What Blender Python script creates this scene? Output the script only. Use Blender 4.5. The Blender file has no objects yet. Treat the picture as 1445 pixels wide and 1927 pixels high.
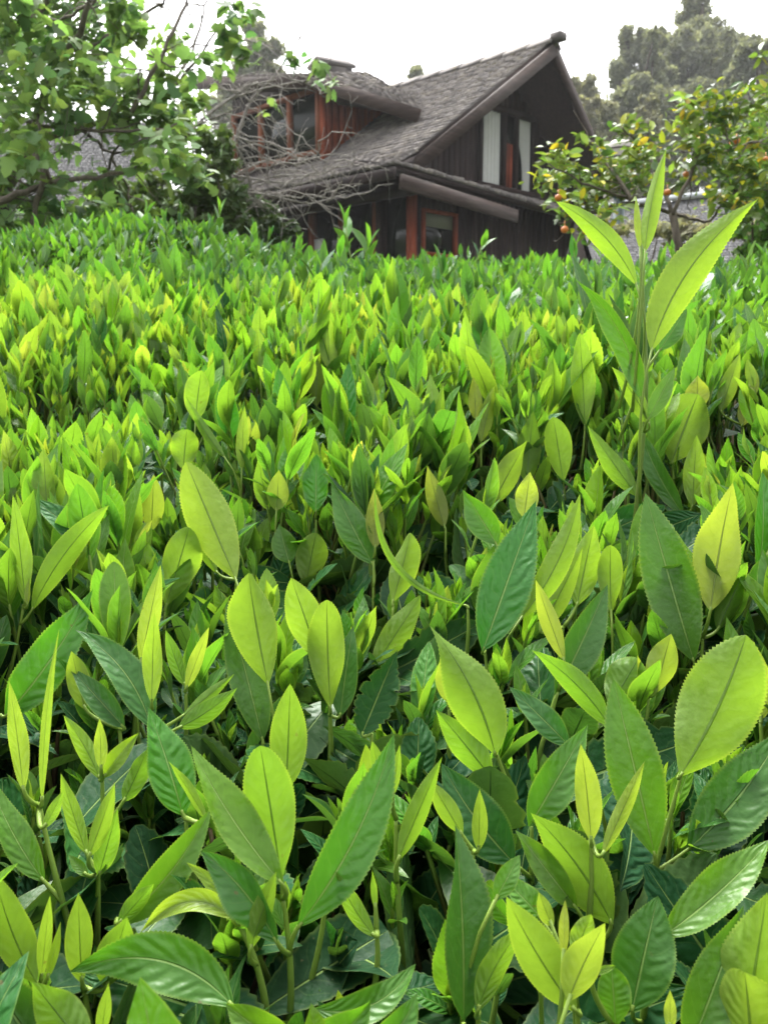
import bpy, math, random
import numpy as np
from math import radians, sin, cos, pi

# ------------------------------------------------------------------ camera, sky, sun, exposure
SC = bpy.context.scene
COL = SC.collection
rng = np.random.default_rng(7)
random.seed(7)
CAMZ = 1.25
HAZE = .0006
FPX, CU, CV, PITCH = 1614.0, 722.5, 963.5, radians(10.05)
SP, CP = sin(PITCH), cos(PITCH)

cam = bpy.data.cameras.new("camera")
camo = bpy.data.objects.new("camera", cam)
COL.objects.link(camo)
cam.sensor_fit = 'VERTICAL'
cam.sensor_height = 24.0
cam.lens = FPX / 1927.0 * 24.0
cam.clip_start, cam.clip_end = 0.02, 2000.0
camo.location = (0, 0, CAMZ)
camo.rotation_euler = (pi / 2 - PITCH, 0, 0)
cam.dof.use_dof = True
cam.dof.focus_distance = 0.55
cam.dof.aperture_fstop = cam.lens / 1.3
SC.camera = camo

SUN_EL, SUN_AZ = radians(62), radians(-12)      # bright patch of cloud ahead, a little to the left
w = bpy.data.worlds.new("World")
SC.world = w
w.use_nodes = True
nt = w.node_tree
nt.nodes.clear()
sky = nt.nodes.new('ShaderNodeTexSky')
sky.sky_type = 'NISHITA'
sky.sun_disc = False
sky.sun_elevation = SUN_EL
sky.sun_rotation = SUN_AZ
sky.air_density, sky.dust_density, sky.ozone_density = 1.0, 6.0, 1.0
hs = nt.nodes.new('ShaderNodeHueSaturation')     # overcast: nearly colourless cloud light
hs.inputs['Saturation'].default_value = 0.10
bg = nt.nodes.new('ShaderNodeBackground')
bg.inputs['Strength'].default_value = 0.15
out = nt.nodes.new('ShaderNodeOutputWorld')
nt.links.new(sky.outputs[0], hs.inputs['Color'])
nt.links.new(hs.outputs[0], bg.inputs['Color'])
nt.links.new(bg.outputs[0], out.inputs['Surface'])

sl = bpy.data.lights.new("sun", 'SUN')
sl.energy = 1.5
sl.angle = radians(35)
sl.color = (1.0, 0.97, 0.91)
so = bpy.data.objects.new("sun", sl)
COL.objects.link(so)
# light comes from azimuth SUN_AZ (measured from +Y), elevation SUN_EL
so.rotation_euler = (-(pi / 2 - SUN_EL), 0, -SUN_AZ)
SC.view_settings.view_transform = 'Standard'
SC.view_settings.look = 'None'
SC.view_settings.gamma = 1.0
SC.view_settings.exposure = 2.02
SC.cycles.max_bounces = 8
SC.cycles.diffuse_bounces = 4
SC.cycles.glossy_bounces = 3
SC.cycles.transmission_bounces = 5
SC.cycles.caustics_reflective = False
SC.cycles.caustics_refractive = False

# ------------------------------------------------------------------ helpers
def W(u, v, D):
    """photo pixel + depth along the camera axis (m) -> world point"""
    a, b = (u - CU) / FPX, (CV - v) / FPX
    return np.array([a * D, (CP + b * SP) * D, CAMZ + (b * CP - SP) * D])

def project(P):
    P = np.atleast_2d(P)
    x, y, z = P[:, 0], P[:, 1], P[:, 2] - CAMZ
    D = y * CP - z * SP
    up = y * SP + z * CP
    Ds = np.maximum(D, 1e-3)
    return CU + x / Ds * FPX, CV - up / Ds * FPX, D

def nrm(a):
    return a / np.maximum(np.linalg.norm(a, axis=-1, keepdims=True), 1e-9)

class MB:
    """collects geometry, then links it as one mesh object"""
    def __init__(s):
        s.v, s.f, s.c, s.n = [], [], [], 0
    def add(s, verts, faces, col=None):
        verts = np.asarray(verts, float).reshape(-1, 3)
        for f in (faces if isinstance(faces, list) else [faces]):
            f = np.atleast_2d(np.asarray(f, int))
            if f.size:
                s.f.append(f + s.n)
        if col is None:
            col = (0.5, 0.5, 0.5, 0.5)
        c = np.asarray(col, float)
        s.c.append(np.broadcast_to(c, (len(verts), 4)))
        s.v.append(verts)
        s.n += len(verts)
    def box(s, c, size, rot=None, col=None):
        h = np.array(size) / 2
        p = np.array([[x, y, z] for x in (-1, 1) for y in (-1, 1) for z in (-1, 1)]) * h
        if rot is not None:
            p = p @ np.asarray(rot).T
        s.add(p + np.array(c), [[0, 1, 3, 2], [4, 6, 7, 5], [0, 4, 5, 1], [2, 3, 7, 6], [0, 2, 6, 4], [1, 5, 7, 3]], col)
    def bar(s, a, b, wd, ht, up=(0, 0, 1), col=None):
        a, b = np.array(a, float), np.array(b, float)
        d = b - a
        L = np.linalg.norm(d)
        d /= L
        sd = nrm(np.cross(d, up))
        u = np.cross(sd, d)
        s.box((a + b) / 2, (L, wd, ht), np.stack([d, sd, u], 1), col)
    def slab(s, pts, th, col=None):
        """polygon pts (top face, ccw from above) thickened downwards"""
        p = np.array(pts, float)
        n = len(p)
        q = p - np.array([0, 0, th])
        s.add(np.vstack([p, q]), [], col)
        o = s.n - 2 * n
        s.f.append(np.array([list(range(n))]) + o)
        s.f.append(np.array([list(range(2 * n - 1, n - 1, -1))]) + o)
        s.f.append(np.array([[i, n + i, n + (i + 1) % n, (i + 1) % n] for i in range(n)]) + o)
    def tube(s, pts, radii, k=6, col=None):
        p = np.array(pts, float)
        r = np.broadcast_to(np.asarray(radii, float), (len(p),))
        t = nrm(np.gradient(p, axis=0))
        ref = np.array([0.31, 0.95, 0.05]) if abs(t[0][2]) > .5 else np.array([0.1, 0.05, 1.0])
        a = nrm(np.cross(t, ref))
        b = np.cross(t, a)
        th = np.arange(k) * 2 * pi / k
        ring = (a[:, None] * np.cos(th)[None, :, None] + b[:, None] * np.sin(th)[None, :, None]) * r[:, None, None] + p[:, None]
        n = len(p)
        i, j = np.meshgrid(np.arange(n - 1), np.arange(k), indexing='ij')
        q = np.stack([i * k + j, i * k + (j + 1) % k, (i + 1) * k + (j + 1) % k, (i + 1) * k + j], -1).reshape(-1, 4)
        s.add(ring.reshape(-1, 3), [q, np.array([list(range(k))[::-1]]), np.array([list(range((n - 1) * k, n * k))])], col)
    def build(s, name, mat, parent=None, smooth=True, attr=True):
        me = bpy.data.meshes.new(name)
        V = np.vstack(s.v)
        me.vertices.add(len(V))
        me.vertices.foreach_set('co', V.astype(np.float32).ravel())
        tot = np.concatenate([np.full(len(f), f.shape[1]) for f in s.f])
        idx = np.concatenate([f.ravel() for f in s.f])
        me.loops.add(len(idx))
        me.loops.foreach_set('vertex_index', idx.astype(np.int32))
        me.polygons.add(len(tot))
        me.polygons.foreach_set('loop_start', (np.cumsum(tot) - tot).astype(np.int32))
        if attr:
            a = me.attributes.new('tone', 'FLOAT_COLOR', 'POINT')
            a.data.foreach_set('color', np.vstack(s.c).astype(np.float32).ravel())
        me.update(calc_edges=True)
        if smooth:
            me.polygons.foreach_set('use_smooth', np.ones(len(tot), bool))
        me.materials.append(mat)
        o = bpy.data.objects.new(name, me)
        COL.objects.link(o)
        if parent is not None:
            o.parent = parent
        return o

def tag(o, label=None, cat=None, group=None, kind=None):
    for k, v in (('label', label), ('category', cat), ('group', group), ('kind', kind)):
        if v:
            o[k] = v
    return o

def empty(name, loc=(0, 0, 0), rz=0.0):
    o = bpy.data.objects.new(name, None)
    o.location = loc
    o.rotation_euler = (0, 0, rz)
    COL.objects.link(o)
    return o

def hash2(ix, iy, seed):
    h = np.sin(ix * 127.1 + iy * 311.7 + seed * 74.7) * 43758.5453
    return h - np.floor(h)

def vnoise(x, y, seed=0):
    x, y = np.asarray(x, float), np.asarray(y, float)
    ix, iy = np.floor(x), np.floor(y)
    fx, fy = x - ix, y - iy
    fx, fy = fx * fx * (3 - 2 * fx), fy * fy * (3 - 2 * fy)
    a, b = hash2(ix, iy, seed), hash2(ix + 1, iy, seed)
    c, d = hash2(ix, iy + 1, seed), hash2(ix + 1, iy + 1, seed)
    return (a * (1 - fx) + b * fx) * (1 - fy) + (c * (1 - fx) + d * fx) * fy

# ------------------------------------------------------------------ leaf blades (vectorised)
def leaf_blades(P0, P1, P2, N, Wd, fold, blunt, age, rnd, nv, nu, teeth=0, wave=None, twist=None, torn=None):
    """n curved blades: midrib a quadratic Bezier, N the upper-side direction.  tone = (across, along, age, random)"""
    n = len(P0)
    t = np.linspace(0, 1, nv + 1)
    u = np.linspace(-1, 1, nu + 1)
    T = t[None, :, None]
    B = (1 - T) ** 2 * P0[:, None] + 2 * T * (1 - T) * P1[:, None] + T ** 2 * P2[:, None]
    D = nrm(2 * (1 - T) * (P1 - P0)[:, None] + 2 * T * (P2 - P1)[:, None])
    S = nrm(np.cross(D, np.broadcast_to(N[:, None], D.shape)))
    Nn = np.cross(S, D)
    if twist is not None:
        a = (twist[:, None] * (t[None] - .3))[..., None]
        S, Nn = S * np.cos(a) + Nn * np.sin(a), Nn * np.cos(a) - S * np.sin(a)
    p = 0.86 + 0.20 * blunt
    q = 1.28 - 0.82 * blunt
    tm = p / (p + q)
    pk = tm ** p * (1 - tm) ** q
    prof = (t[None] ** p[:, None]) * ((1 - t[None]) ** q[:, None]) / pk[:, None]
    prof = np.maximum(prof, 0.055 * (1 - t[None]))
    wv = prof * Wd[:, None] / 2
    wu = np.broadcast_to(wv[:, :, None], (n, nv + 1, nu + 1)).copy()
    sh = np.zeros((n, nv + 1))
    if teeth:
        odd = (np.arange(nv + 1) % 2 == 1) * (t > .10) * (t < .97)
        k = 0.055 * odd[None] * Wd[:, None] / 2 * np.minimum(1, prof * 1.6)
        wu[:, :, 0] += k
        wu[:, :, -1] += k
        sh = odd[None] * 0.45 / nv * np.linalg.norm(P2 - P0, axis=1)[:, None]
    if torn is not None:
        wu *= 1 - torn[:, None, None] * np.maximum(0, np.sin(t * 23 + 1) * np.sin(t * 57))[None, :, None] * (np.abs(u) > .7)[None, None]
    U = u[None, None, :]
    F = fold[:, None, None]
    off_s = U * wu * np.cos(F * (0.6 + 0.4 * np.abs(U)))
    off_n = np.abs(U) * wu * np.sin(F * (0.6 + 0.4 * np.abs(U)))
    if wave is not None:
        ph = rnd[:, None, None] * 6.28
        off_n = off_n + wave[:, None, None] * Wd[:, None, None] * U ** 2 * np.sin(t[None, :, None] * (9 + 6 * rnd[:, None, None]) + ph + U * .9) * np.minimum(1, 6 * t * (1 - t))[None, :, None]
    V = B[:, :, None] + S[:, :, None] * off_s[..., None] + Nn[:, :, None] * off_n[..., None]
    if teeth:
        e = np.zeros(nu + 1)
        e[0] = e[-1] = 1
        V = V + D[:, :, None] * (sh[:, :, None] * e[None, None])[..., None]
    i, j = np.meshgrid(np.arange(nv), np.arange(nu), indexing='ij')
    c = nu + 1
    q4 = np.stack([i * c + j, i * c + j + 1, (i + 1) * c + j + 1, (i + 1) * c + j], -1).reshape(-1, 4)
    m = (nv + 1) * c
    Q = (q4[None] + (np.arange(n) * m)[:, None, None]).reshape(-1, 4)
    C = np.empty((n, nv + 1, nu + 1, 4))
    C[..., 0] = (u * .5 + .5)[None, None]
    C[..., 1] = t[None, :, None]
    C[..., 2] = age[:, None, None]
    C[..., 3] = rnd[:, None, None]
    return V.reshape(-1, 3), Q, C.reshape(-1, 4)

# ------------------------------------------------------------------ materials
class NT:
    def __init__(s, name):
        s.m = bpy.data.materials.new(name)
        s.m.use_nodes = True
        s.t = s.m.node_tree
        s.t.nodes.clear()
        s.out = s.new('ShaderNodeOutputMaterial')
    def new(s, typ, **kw):
        n = s.t.nodes.new(typ)
        for k, v in kw.items():
            setattr(n, k, v)
        return n
    def put(s, sock, v):
        if hasattr(v, 'bl_idname') or isinstance(v, bpy.types.NodeSocket):
            s.t.links.new(v, sock)
        else:
            sock.default_value = v
    def math(s, op, a, b=None, c=None, clamp=False):
        n = s.new('ShaderNodeMath', operation=op, use_clamp=clamp)
        s.put(n.inputs[0], a)
        if b is not None:
            s.put(n.inputs[1], b)
        if c is not None:
            s.put(n.inputs[2], c)
        return n.outputs[0]
    def smooth(s, x, lo, hi, a=0., b=1.):
        n = s.new('ShaderNodeMapRange', interpolation_type='SMOOTHSTEP')
        for k, v in enumerate((x, lo, hi, a, b)):
            s.put(n.inputs[k], v)
        return n.outputs[0]
    def mix(s, f, a, b, blend='MIX'):
        n = s.new('ShaderNodeMix', data_type='RGBA', blend_type=blend)
        s.put(n.inputs[0], f)
        s.put(n.inputs[6], a)
        s.put(n.inputs[7], b)
        return n.outputs[2]
    def ramp(s, f, stops):
        n = s.new('ShaderNodeValToRGB')
        e = n.color_ramp.elements
        while len(e) < len(stops):
            e.new(.5)
        for k, (p, c) in enumerate(stops):
            e[k].position = p
            e[k].color = (*c, 1)
        s.put(n.inputs[0], f)
        return n.outputs[0]
    def noise(s, scale, detail=3, rough=.55, vec=None, dist=0.):
        n = s.new('ShaderNodeTexNoise')
        n.inputs['Scale'].default_value = scale
        n.inputs['Detail'].default_value = detail
        n.inputs['Roughness'].default_value = rough
        n.inputs['Distortion'].default_value = dist
        if vec is not None:
            s.t.links.new(vec, n.inputs['Vector'])
        return n.outputs['Fac']
    def coords(s, scale=(1, 1, 1)):
        tc = s.new('ShaderNodeTexCoord')
        mp = s.new('ShaderNodeMapping')
        mp.inputs['Scale'].default_value = scale
        s.t.links.new(tc.outputs['Object'], mp.inputs['Vector'])
        return mp.outputs[0]
    def bump(s, h, strength, dist):
        n = s.new('ShaderNodeBump')
        n.inputs['Strength'].default_value = strength
        n.inputs['Distance'].default_value = dist
        s.t.links.new(h, n.inputs['Height'])
        return n.outputs[0]
    def principled(s, col, rough, normal=None, spec=.5, metallic=0.):
        n = s.new('ShaderNodeBsdfPrincipled')
        s.put(n.inputs['Base Color'], col)
        s.put(n.inputs['Roughness'], rough)
        n.inputs['Specular IOR Level'].default_value = spec
        n.inputs['Metallic'].default_value = metallic
        if normal is not None:
            s.t.links.new(normal, n.inputs['Normal'])
        return n.outputs[0]
    def done(s, sh):
        s.t.links.new(sh, s.out.inputs['Surface'])
        return s.m
    def tone(s):
        a = s.new('ShaderNodeAttribute', attribute_name='tone')
        sep = s.new('ShaderNodeSeparateColor')
        s.t.links.new(a.outputs['Color'], sep.inputs[0])
        return sep.outputs[0], sep.outputs[1], sep.outputs[2], a.outputs['Alpha']

def tea_leaf_material():
    s = NT('tea_leaf')
    u0, v, age, rnd = s.tone()
    U = s.math('ABSOLUTE', s.math('MULTIPLY_ADD', u0, 2., -1.))
    geo = s.new('ShaderNodeNewGeometry')
    back = geo.outputs['Backfacing']
    pos = geo.outputs['Position']
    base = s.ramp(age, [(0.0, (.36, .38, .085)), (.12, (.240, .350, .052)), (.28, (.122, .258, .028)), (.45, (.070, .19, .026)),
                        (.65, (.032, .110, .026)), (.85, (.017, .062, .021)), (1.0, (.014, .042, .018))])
    n1 = s.noise(45., 3, .6, pos)
    n2 = s.noise(260., 2, .5, pos)
    n0 = s.noise(70., 1, .5, pos)
    hsv = s.new('ShaderNodeHueSaturation')
    s.put(hsv.inputs['Hue'], s.math('MULTIPLY_ADD', rnd, .03, .489))
    s.put(hsv.inputs['Saturation'], 1.04)
    s.put(hsv.inputs['Value'], s.math('ADD', s.math('MULTIPLY_ADD', n1, .35, .70), s.math('MULTIPLY_ADD', rnd, .22, .02)))
    s.put(hsv.inputs['Color'], base)
    col = hsv.outputs[0]
    # midrib and lateral veins
    wmid = s.math('MULTIPLY_ADD', v, -.045, .075)
    mid = s.smooth(U, s.math('MULTIPLY', wmid, .35), wmid, 1., 0.)
    ph = s.math('ADD', s.math('MULTIPLY_ADD', v, 8.5, s.math('MULTIPLY', rnd, 3.)), s.math('MULTIPLY', s.math('POWER', U, 1.3), -1.5))
    ph = s.math('ADD', ph, s.math('MULTIPLY', n0, 1.7))
    ph = s.math('ADD', ph, s.math('MULTIPLY', s.math('SIGN', s.math('ADD', u0, -.5)), .22))
    fr = s.math('FRACT', ph)
    dist = s.math('ABSOLUTE', s.math('ADD', fr, -.5))
    lat = s.math('MULTIPLY', s.smooth(dist, 0.0, .07, 1., 0.), s.smooth(U, .75, .95, 1., 0.))
    edge = s.smooth(U, .87, 1.0, 0., 1.)
    paler = s.mix(.62, col, (.30, .42, .12, 1))
    front = s.mix(s.math('MULTIPLY', mid, .75), col, paler)
    front = s.mix(s.math('MULTIPLY', lat, .10), front, paler)
    dk = s.mix(1., col, (.42, .52, .40, 1), 'MULTIPLY')  # underside ribs darkened: their backlit look is put into the colour
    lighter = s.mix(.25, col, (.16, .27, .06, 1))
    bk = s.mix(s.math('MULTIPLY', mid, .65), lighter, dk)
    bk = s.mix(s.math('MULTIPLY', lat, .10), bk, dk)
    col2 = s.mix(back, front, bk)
    col2 = s.mix(s.math('MULTIPLY', edge, s.math('MULTIPLY_ADD', age, -.42, .62)), col2, s.mix(.5, col, (.42, .50, .10, 1)))  # pale leaf margin, with backlit rim glow put into its colour
    brown = s.math('MULTIPLY', s.smooth(s.noise(120., 2, .5, pos), .735, .76), s.smooth(rnd, .35, .5))
    col2 = s.mix(s.math('MULTIPLY', brown, .6), col2, (.13, .085, .03, 1))
    col2 = s.mix(s.smooth(n2, .35, .75, 0., .22), col2, s.mix(1., col2, (.62, .72, .6, 1), 'MULTIPLY'))
    # scars and specks of old leaves
    spk = s.math('MULTIPLY', s.smooth(n2, .70, .78), s.smooth(age, .5, .9))
    col2 = s.mix(s.math('MULTIPLY', spk, .5), col2, (.16, .13, .07, 1))
    puff = s.math('MULTIPLY', s.math('COSINE', s.math('MULTIPLY', s.math('ADD', fr, -.5), 6.2832)), -.5)
    puff = s.math('MULTIPLY', puff, s.math('MULTIPLY', s.smooth(U, .05, .4), s.smooth(U, .98, .6)))
    h = s.math('ADD', s.math('MULTIPLY', puff, s.smooth(rnd, .15, 1., .10, .62)), s.math('MULTIPLY', mid, -.9))
    h = s.math('ADD', h, s.math('MULTIPLY', s.math('ADD', n2, -.5), .22))
    h = s.math('ADD', h, s.math('MULTIPLY', s.math('ADD', n1, -.5), 1.0))
    h = s.math('ADD', h, s.math('MULTIPLY', s.math('ADD', s.noise(130., 2, .5, pos), -.5), .4))
    nm = s.bump(h, .85, .0016)
    rough = s.math('ADD', s.math('MULTIPLY_ADD', back, .16, s.smooth(age, 0., 1., .28, .45)), s.math('MULTIPLY', n2, .10))
    p = s.principled(col2, rough, nm, .5)
    s.put(p.node.inputs['Specular IOR Level'], s.smooth(age, .5, .85, .65, .12))
    tr = s.new('ShaderNodeBsdfTranslucent')
    tc = s.mix(1., col2, (1.30, 1.30, .52, 1), 'MULTIPLY')
    s.put(tr.inputs['Color'], tc)
    f = s.math('MULTIPLY', s.smooth(age, .2, .95, .54, .15), s.math('MULTIPLY_ADD', mid, -.75, 1.))
    mx = s.new('ShaderNodeMixShader')
    s.put(mx.inputs[0], f)
    s.t.links.new(p, mx.inputs[1])
    s.t.links.new(tr.outputs[0], mx.inputs[2])
    return s.done(mx.outputs[0])

def foliage_material(name, dark, light, trans=.3, rough=.5, spec=.35):
    """generic two-sided leaf: tone.b picks dark..light, tone.a random"""
    s = NT(name)
    u0, v, age, rnd = s.tone()
    col = s.mix(age, (*dark, 1), (*light, 1))
    hsv = s.new('ShaderNodeHueSaturation')
    s.put(hsv.inputs['Hue'], s.math('MULTIPLY_ADD', rnd, .04, .48))
    s.put(hsv.inputs['Value'], s.math('MULTIPLY_ADD', rnd, .5, .75))
    s.put(hsv.inputs['Color'], col)
    p = s.principled(hsv.outputs[0], rough, None, spec)
    tr = s.new('ShaderNodeBsdfTranslucent')
    s.put(tr.inputs['Color'], s.mix(1., hsv.outputs[0], (1.2, 1.2, .6, 1), 'MULTIPLY'))
    mx = s.new('ShaderNodeMixShader')
    s.put(mx.inputs[0], trans)
    s.t.links.new(p, mx.inputs[1])
    s.t.links.new(tr.outputs[0], mx.inputs[2])
    return s.done(mx.outputs[0])

def stem_material():
    """tone.b: 0 fresh green .. 1 brown wood"""
    s = NT('tea_stem')
    u0, v, age, rnd = s.tone()
    geo = s.new('ShaderNodeNewGeometry')
    n = s.noise(300., 3, .6, geo.outputs['Position'])
    col = s.ramp(age, [(0., (.20, .30, .04)), (.35, (.13, .21, .035)), (.6, (.13, .10, .035)), (.8, (.075, .045, .025)), (1., (.05, .038, .03))])
    col = s.mix(s.math('MULTIPLY', n, .5), col, s.mix(1., col, (.5, .5, .45, 1), 'MULTIPLY'))
    return s.done(s.principled(col, .5, s.bump(n, .3, .0008), .4))

def wood_material(name, c1, c2, c3, scale=(9, 9, .9), rough=.75):
    s = NT(name)
    u0, v, age, rnd = s.tone()
    co = s.coords(scale)
    n = s.noise(2.2, 6, .65, co, .6)
    n2 = s.noise(1.1, 3, .5, s.coords((1.2, 1.2, 1.2)))
    col = s.ramp(n, [(.25, c1), (.5, c2), (.75, c3)])
    col = s.mix(s.math('MULTIPLY', s.smooth(n2, .45, .75), .45), col, (*[x * .55 for x in c1], 1))
    hsv = s.new('ShaderNodeHueSaturation')
    s.put(hsv.inputs['Value'], s.math('MULTIPLY_ADD', rnd, .7, .65))
    s.put(hsv.inputs['Color'], col)
    return s.done(s.principled(hsv.outputs[0], rough, s.bump(n, .5, .01), .3))

def bark_material(name, c1, c2, scale=18):
    s = NT(name)
    co = s.coords((1, 1, .35))
    n = s.noise(scale, 6, .7, co, .4)
    col = s.ramp(n, [(.3, c1), (.7, c2)])
    return s.done(s.principled(col, .85, s.bump(n, .7, .02), .2))

def shake_material(name, stops, moss=.5, bump=.6):
    s = NT(name)
    u0, v, age, rnd = s.tone()
    n = s.noise(3.5, 6, .7, s.coords((2, 2, 2)))
    n2 = s.noise(26., 4, .65, s.coords())
    col = s.ramp(s.math('ADD', s.math('MULTIPLY', rnd, .65), s.math('MULTIPLY', n2, .35)), stops)
    mo = s.math('MULTIPLY', s.smooth(n, .52, .68), s.smooth(age, .2, 1., .25, 1.))
    col = s.mix(s.math('MULTIPLY', mo, moss), col, (.155, .135, .060, 1))
    return s.done(s.principled(col, .9, s.bump(n2, bump, .015), .2))

def plain(name, c, rough=.6, spec=.4, var=.25, scale=30, metallic=0.):
    s = NT(name)
    n = s.noise(scale, 4, .6, s.coords())
    col = s.mix(s.math('MULTIPLY', n, var * 2), (*c, 1), (*[x * .45 for x in c], 1))
    return s.done(s.principled(col, rough, s.bump(n, .15, .004), spec, metallic))

M = {}
M['tea'] = tea_leaf_material()
M['stem'] = stem_material()
M['wood_dark'] = wood_material('dark_boards', (.013, .008, .008), (.026, .015, .013), (.048, .028, .023))
M['wood_red'] = wood_material('red_boards', (.11, .025, .014), (.26, .058, .026), (.34, .09, .04))
M['wood_brown'] = wood_material('brown_boards', (.030, .014, .010), (.055, .026, .018), (.085, .042, .028))
M['wood_orange'] = wood_material('orange_posts', (.10, .032, .016), (.17, .055, .024), (.23, .085, .04))
M['fascia'] = wood_material('weathered_fascia', (.022, .015, .013), (.040, .027, .023), (.066, .046, .040), (1.2, 1.2, 9))
M['shake'] = shake_material('cedar_shakes', [(.1, (.10, .090, .088)), (.45, (.15, .136, .130)), (.7, (.19, .172, .158)), (1., (.245, .215, .18))], .6)
M['shingle'] = shake_material('grey_shingles', [(.1, (.095, .094, .096)), (.5, (.105, .104, .107)), (.9, (.118, .117, .121))], .10, .15)
M['glass'] = plain('window_glass', (.016, .020, .016), .12, .35, .1, 3)
M['curtain'] = plain('white_curtain', (.62, .63, .60), .85, .2, .18, 14)
M['blind'] = plain('window_blind', (.20, .21, .15), .8, .2, .2, 10)
M['white'] = plain('white_paint', (.72, .74, .78), .5, .4, .12, 8)
M['pale'] = plain('pale_tank', (.40, .37, .33), .6, .4, .25, 10)
M['post'] = plain('painted_pipe', (.07, .10, .10), .5, .4, .3, 20)
M['soil'] = plain('dark_soil', (.030, .022, .015), .95, .1, .4, 9)
M['twig'] = bark_material('pale_twigs', (.11, .10, .088), (.31, .285, .255), 30)
M['bark'] = bark_material('grey_bark', (.045, .036, .028), (.17, .145, .115))
M['bark_dark'] = bark_material('dark_bark', (.030, .024, .018), (.085, .068, .050))
M['fig'] = foliage_material('fig_leaf', (.065, .135, .055), (.19, .30, .10), .5, .6)
M['shrub'] = foliage_material('shrub_leaf', (.030, .060, .018), (.11, .17, .045), .3, .5)
M['hazy_tree'] = foliage_material('hazed_grey_foliage', (.115, .13, .10), (.28, .295, .23), .42, .85, .05)  # far-tree leaves greyed and lightened, haze put into the colour
M['olive'] = foliage_material('olive_foliage', (.15, .155, .105), (.36, .35, .25), .3, .85, .05)  # olive lightened the same way, with haze in the colour
M['citrus'] = foliage_material('citrus_leaf', (.055, .105, .026), (.20, .285, .06), .36, .42, .3)
M['citrus_yellow'] = foliage_material('yellow_leaf', (.22, .26, .03), (.48, .38, .04), .4, .5, .25)
M['orange'] = plain('orange_peel', (.55, .17, .02), .4, .5, .15, 40)
M['fern'] = foliage_material('fern_leaf', (.045, .11, .022), (.13, .26, .04), .35, .55)

# ------------------------------------------------------------------ ground
GY = np.array([-60, -8, -2, 0, 4, 9, 13, 18, 60, 900.])
GZ = np.array([-2.4, -1.0, -.33, .05, .86, 1.50, 1.68, 1.80, 2.2, 6.])
def ground_z(x, y):
    return np.interp(y, GY, GZ)
gx = np.unique(np.concatenate([np.linspace(-900, -30, 12), np.linspace(-30, 30, 61), np.linspace(30, 900, 12)]))
gy = np.unique(np.concatenate([np.linspace(-400, -12, 8), np.linspace(-12, 40, 90), np.linspace(40, 1200, 14)]))
X, Y = np.meshgrid(gx, gy)
Z = ground_z(X, Y) + (vnoise(X * 1.3, Y * 1.3, 3) - .5) * .10
b = MB()
ni, nj = X.shape
i, j = np.meshgrid(np.arange(ni - 1), np.arange(nj - 1), indexing='ij')
b.add(np.stack([X, Y, Z], -1).reshape(-1, 3), np.stack([i * nj + j, i * nj + j + 1, (i + 1) * nj + j + 1, (i + 1) * nj + j], -1).reshape(-1, 4))
s = NT('ground_cover')
co = s.coords()
n = s.noise(.6, 6, .65, co)
n2 = s.noise(14., 5, .7, co)
col = s.ramp(s.math('ADD', s.math('MULTIPLY', n, .6), s.math('MULTIPLY', n2, .4)), [(.3, (.030, .022, .014)), (.5, (.035, .050, .016)), (.7, (.050, .085, .022))])
gm = s.done(s.principled(col, .95, s.bump(n2, .6, .03), .1))
tag(b.build('ground', gm, attr=False), 'sloping ground under the tea hedges, rising gently to the house', 'ground', kind='structure')

# ------------------------------------------------------------------ house (local frame: x along the gable, y along the main ridge)
HZ = CAMZ + .45
HYAW = radians(44)
house = empty('wooden_house', (.423, 13.72, HZ), HYAW)
tag(house, 'dark wooden house with steep shake roof and curtained gable window behind the hedge', 'house')

def shakes(mb, c00, c10, c01, c11, rows, ncol, th=.05, seed=1, under=True):
    """courses of irregular shakes over a bilinear patch. c00->c10 along the eave, c00->c01 up the slope"""
    r = np.random.default_rng(seed)
    c00, c10, c01, c11 = [np.array(c, float) for c in (c00, c10, c01, c11)]
    P = lambda a, q: (c00 * (1 - a) + c10 * a) * (1 - q) + (c01 * (1 - a) + c11 * a) * q
    nn = nrm(np.cross(c10 - c00, c01 - c00))
    if nn[2] < 0:
        nn = -nn
    for k in range(rows):
        q0 = k / rows
        q1 = min(1.0, (k + 1.55) / rows)
        cuts = np.cumsum(r.uniform(.6, 1.5, ncol))
        cuts = np.concatenate([[0], cuts / cuts[-1]])
        for m in range(ncol):
            a0, a1 = cuts[m] + .0012, cuts[m + 1] - .0012
            dq = r.uniform(-.12, .12) / rows if k else r.uniform(-.1, .05) / rows
            lift = th * r.uniform(.8, 1.25)
            p = [P(a0, q0 + dq), P(a1, q0 + dq), P(a1, q1), P(a0, q1)]
            top = np.array([p[0] + nn * lift, p[1] + nn * lift * r.uniform(.85, 1.1), p[2] + nn * .006, p[3] + nn * .006])
            bot = np.array([p[0], p[1], p[2] - nn * .002, p[3] - nn * .002])
            mb.add(np.vstack([top, bot]), [[0, 1, 2, 3], [7, 6, 5, 4], [0, 4, 5, 1], [1, 5, 6, 2], [2, 6, 7, 3], [3, 7, 4, 0]],
                   (.5, .5, q0, r.uniform(0, 1)))

RX, RZ = 3.38, 4.98
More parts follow.
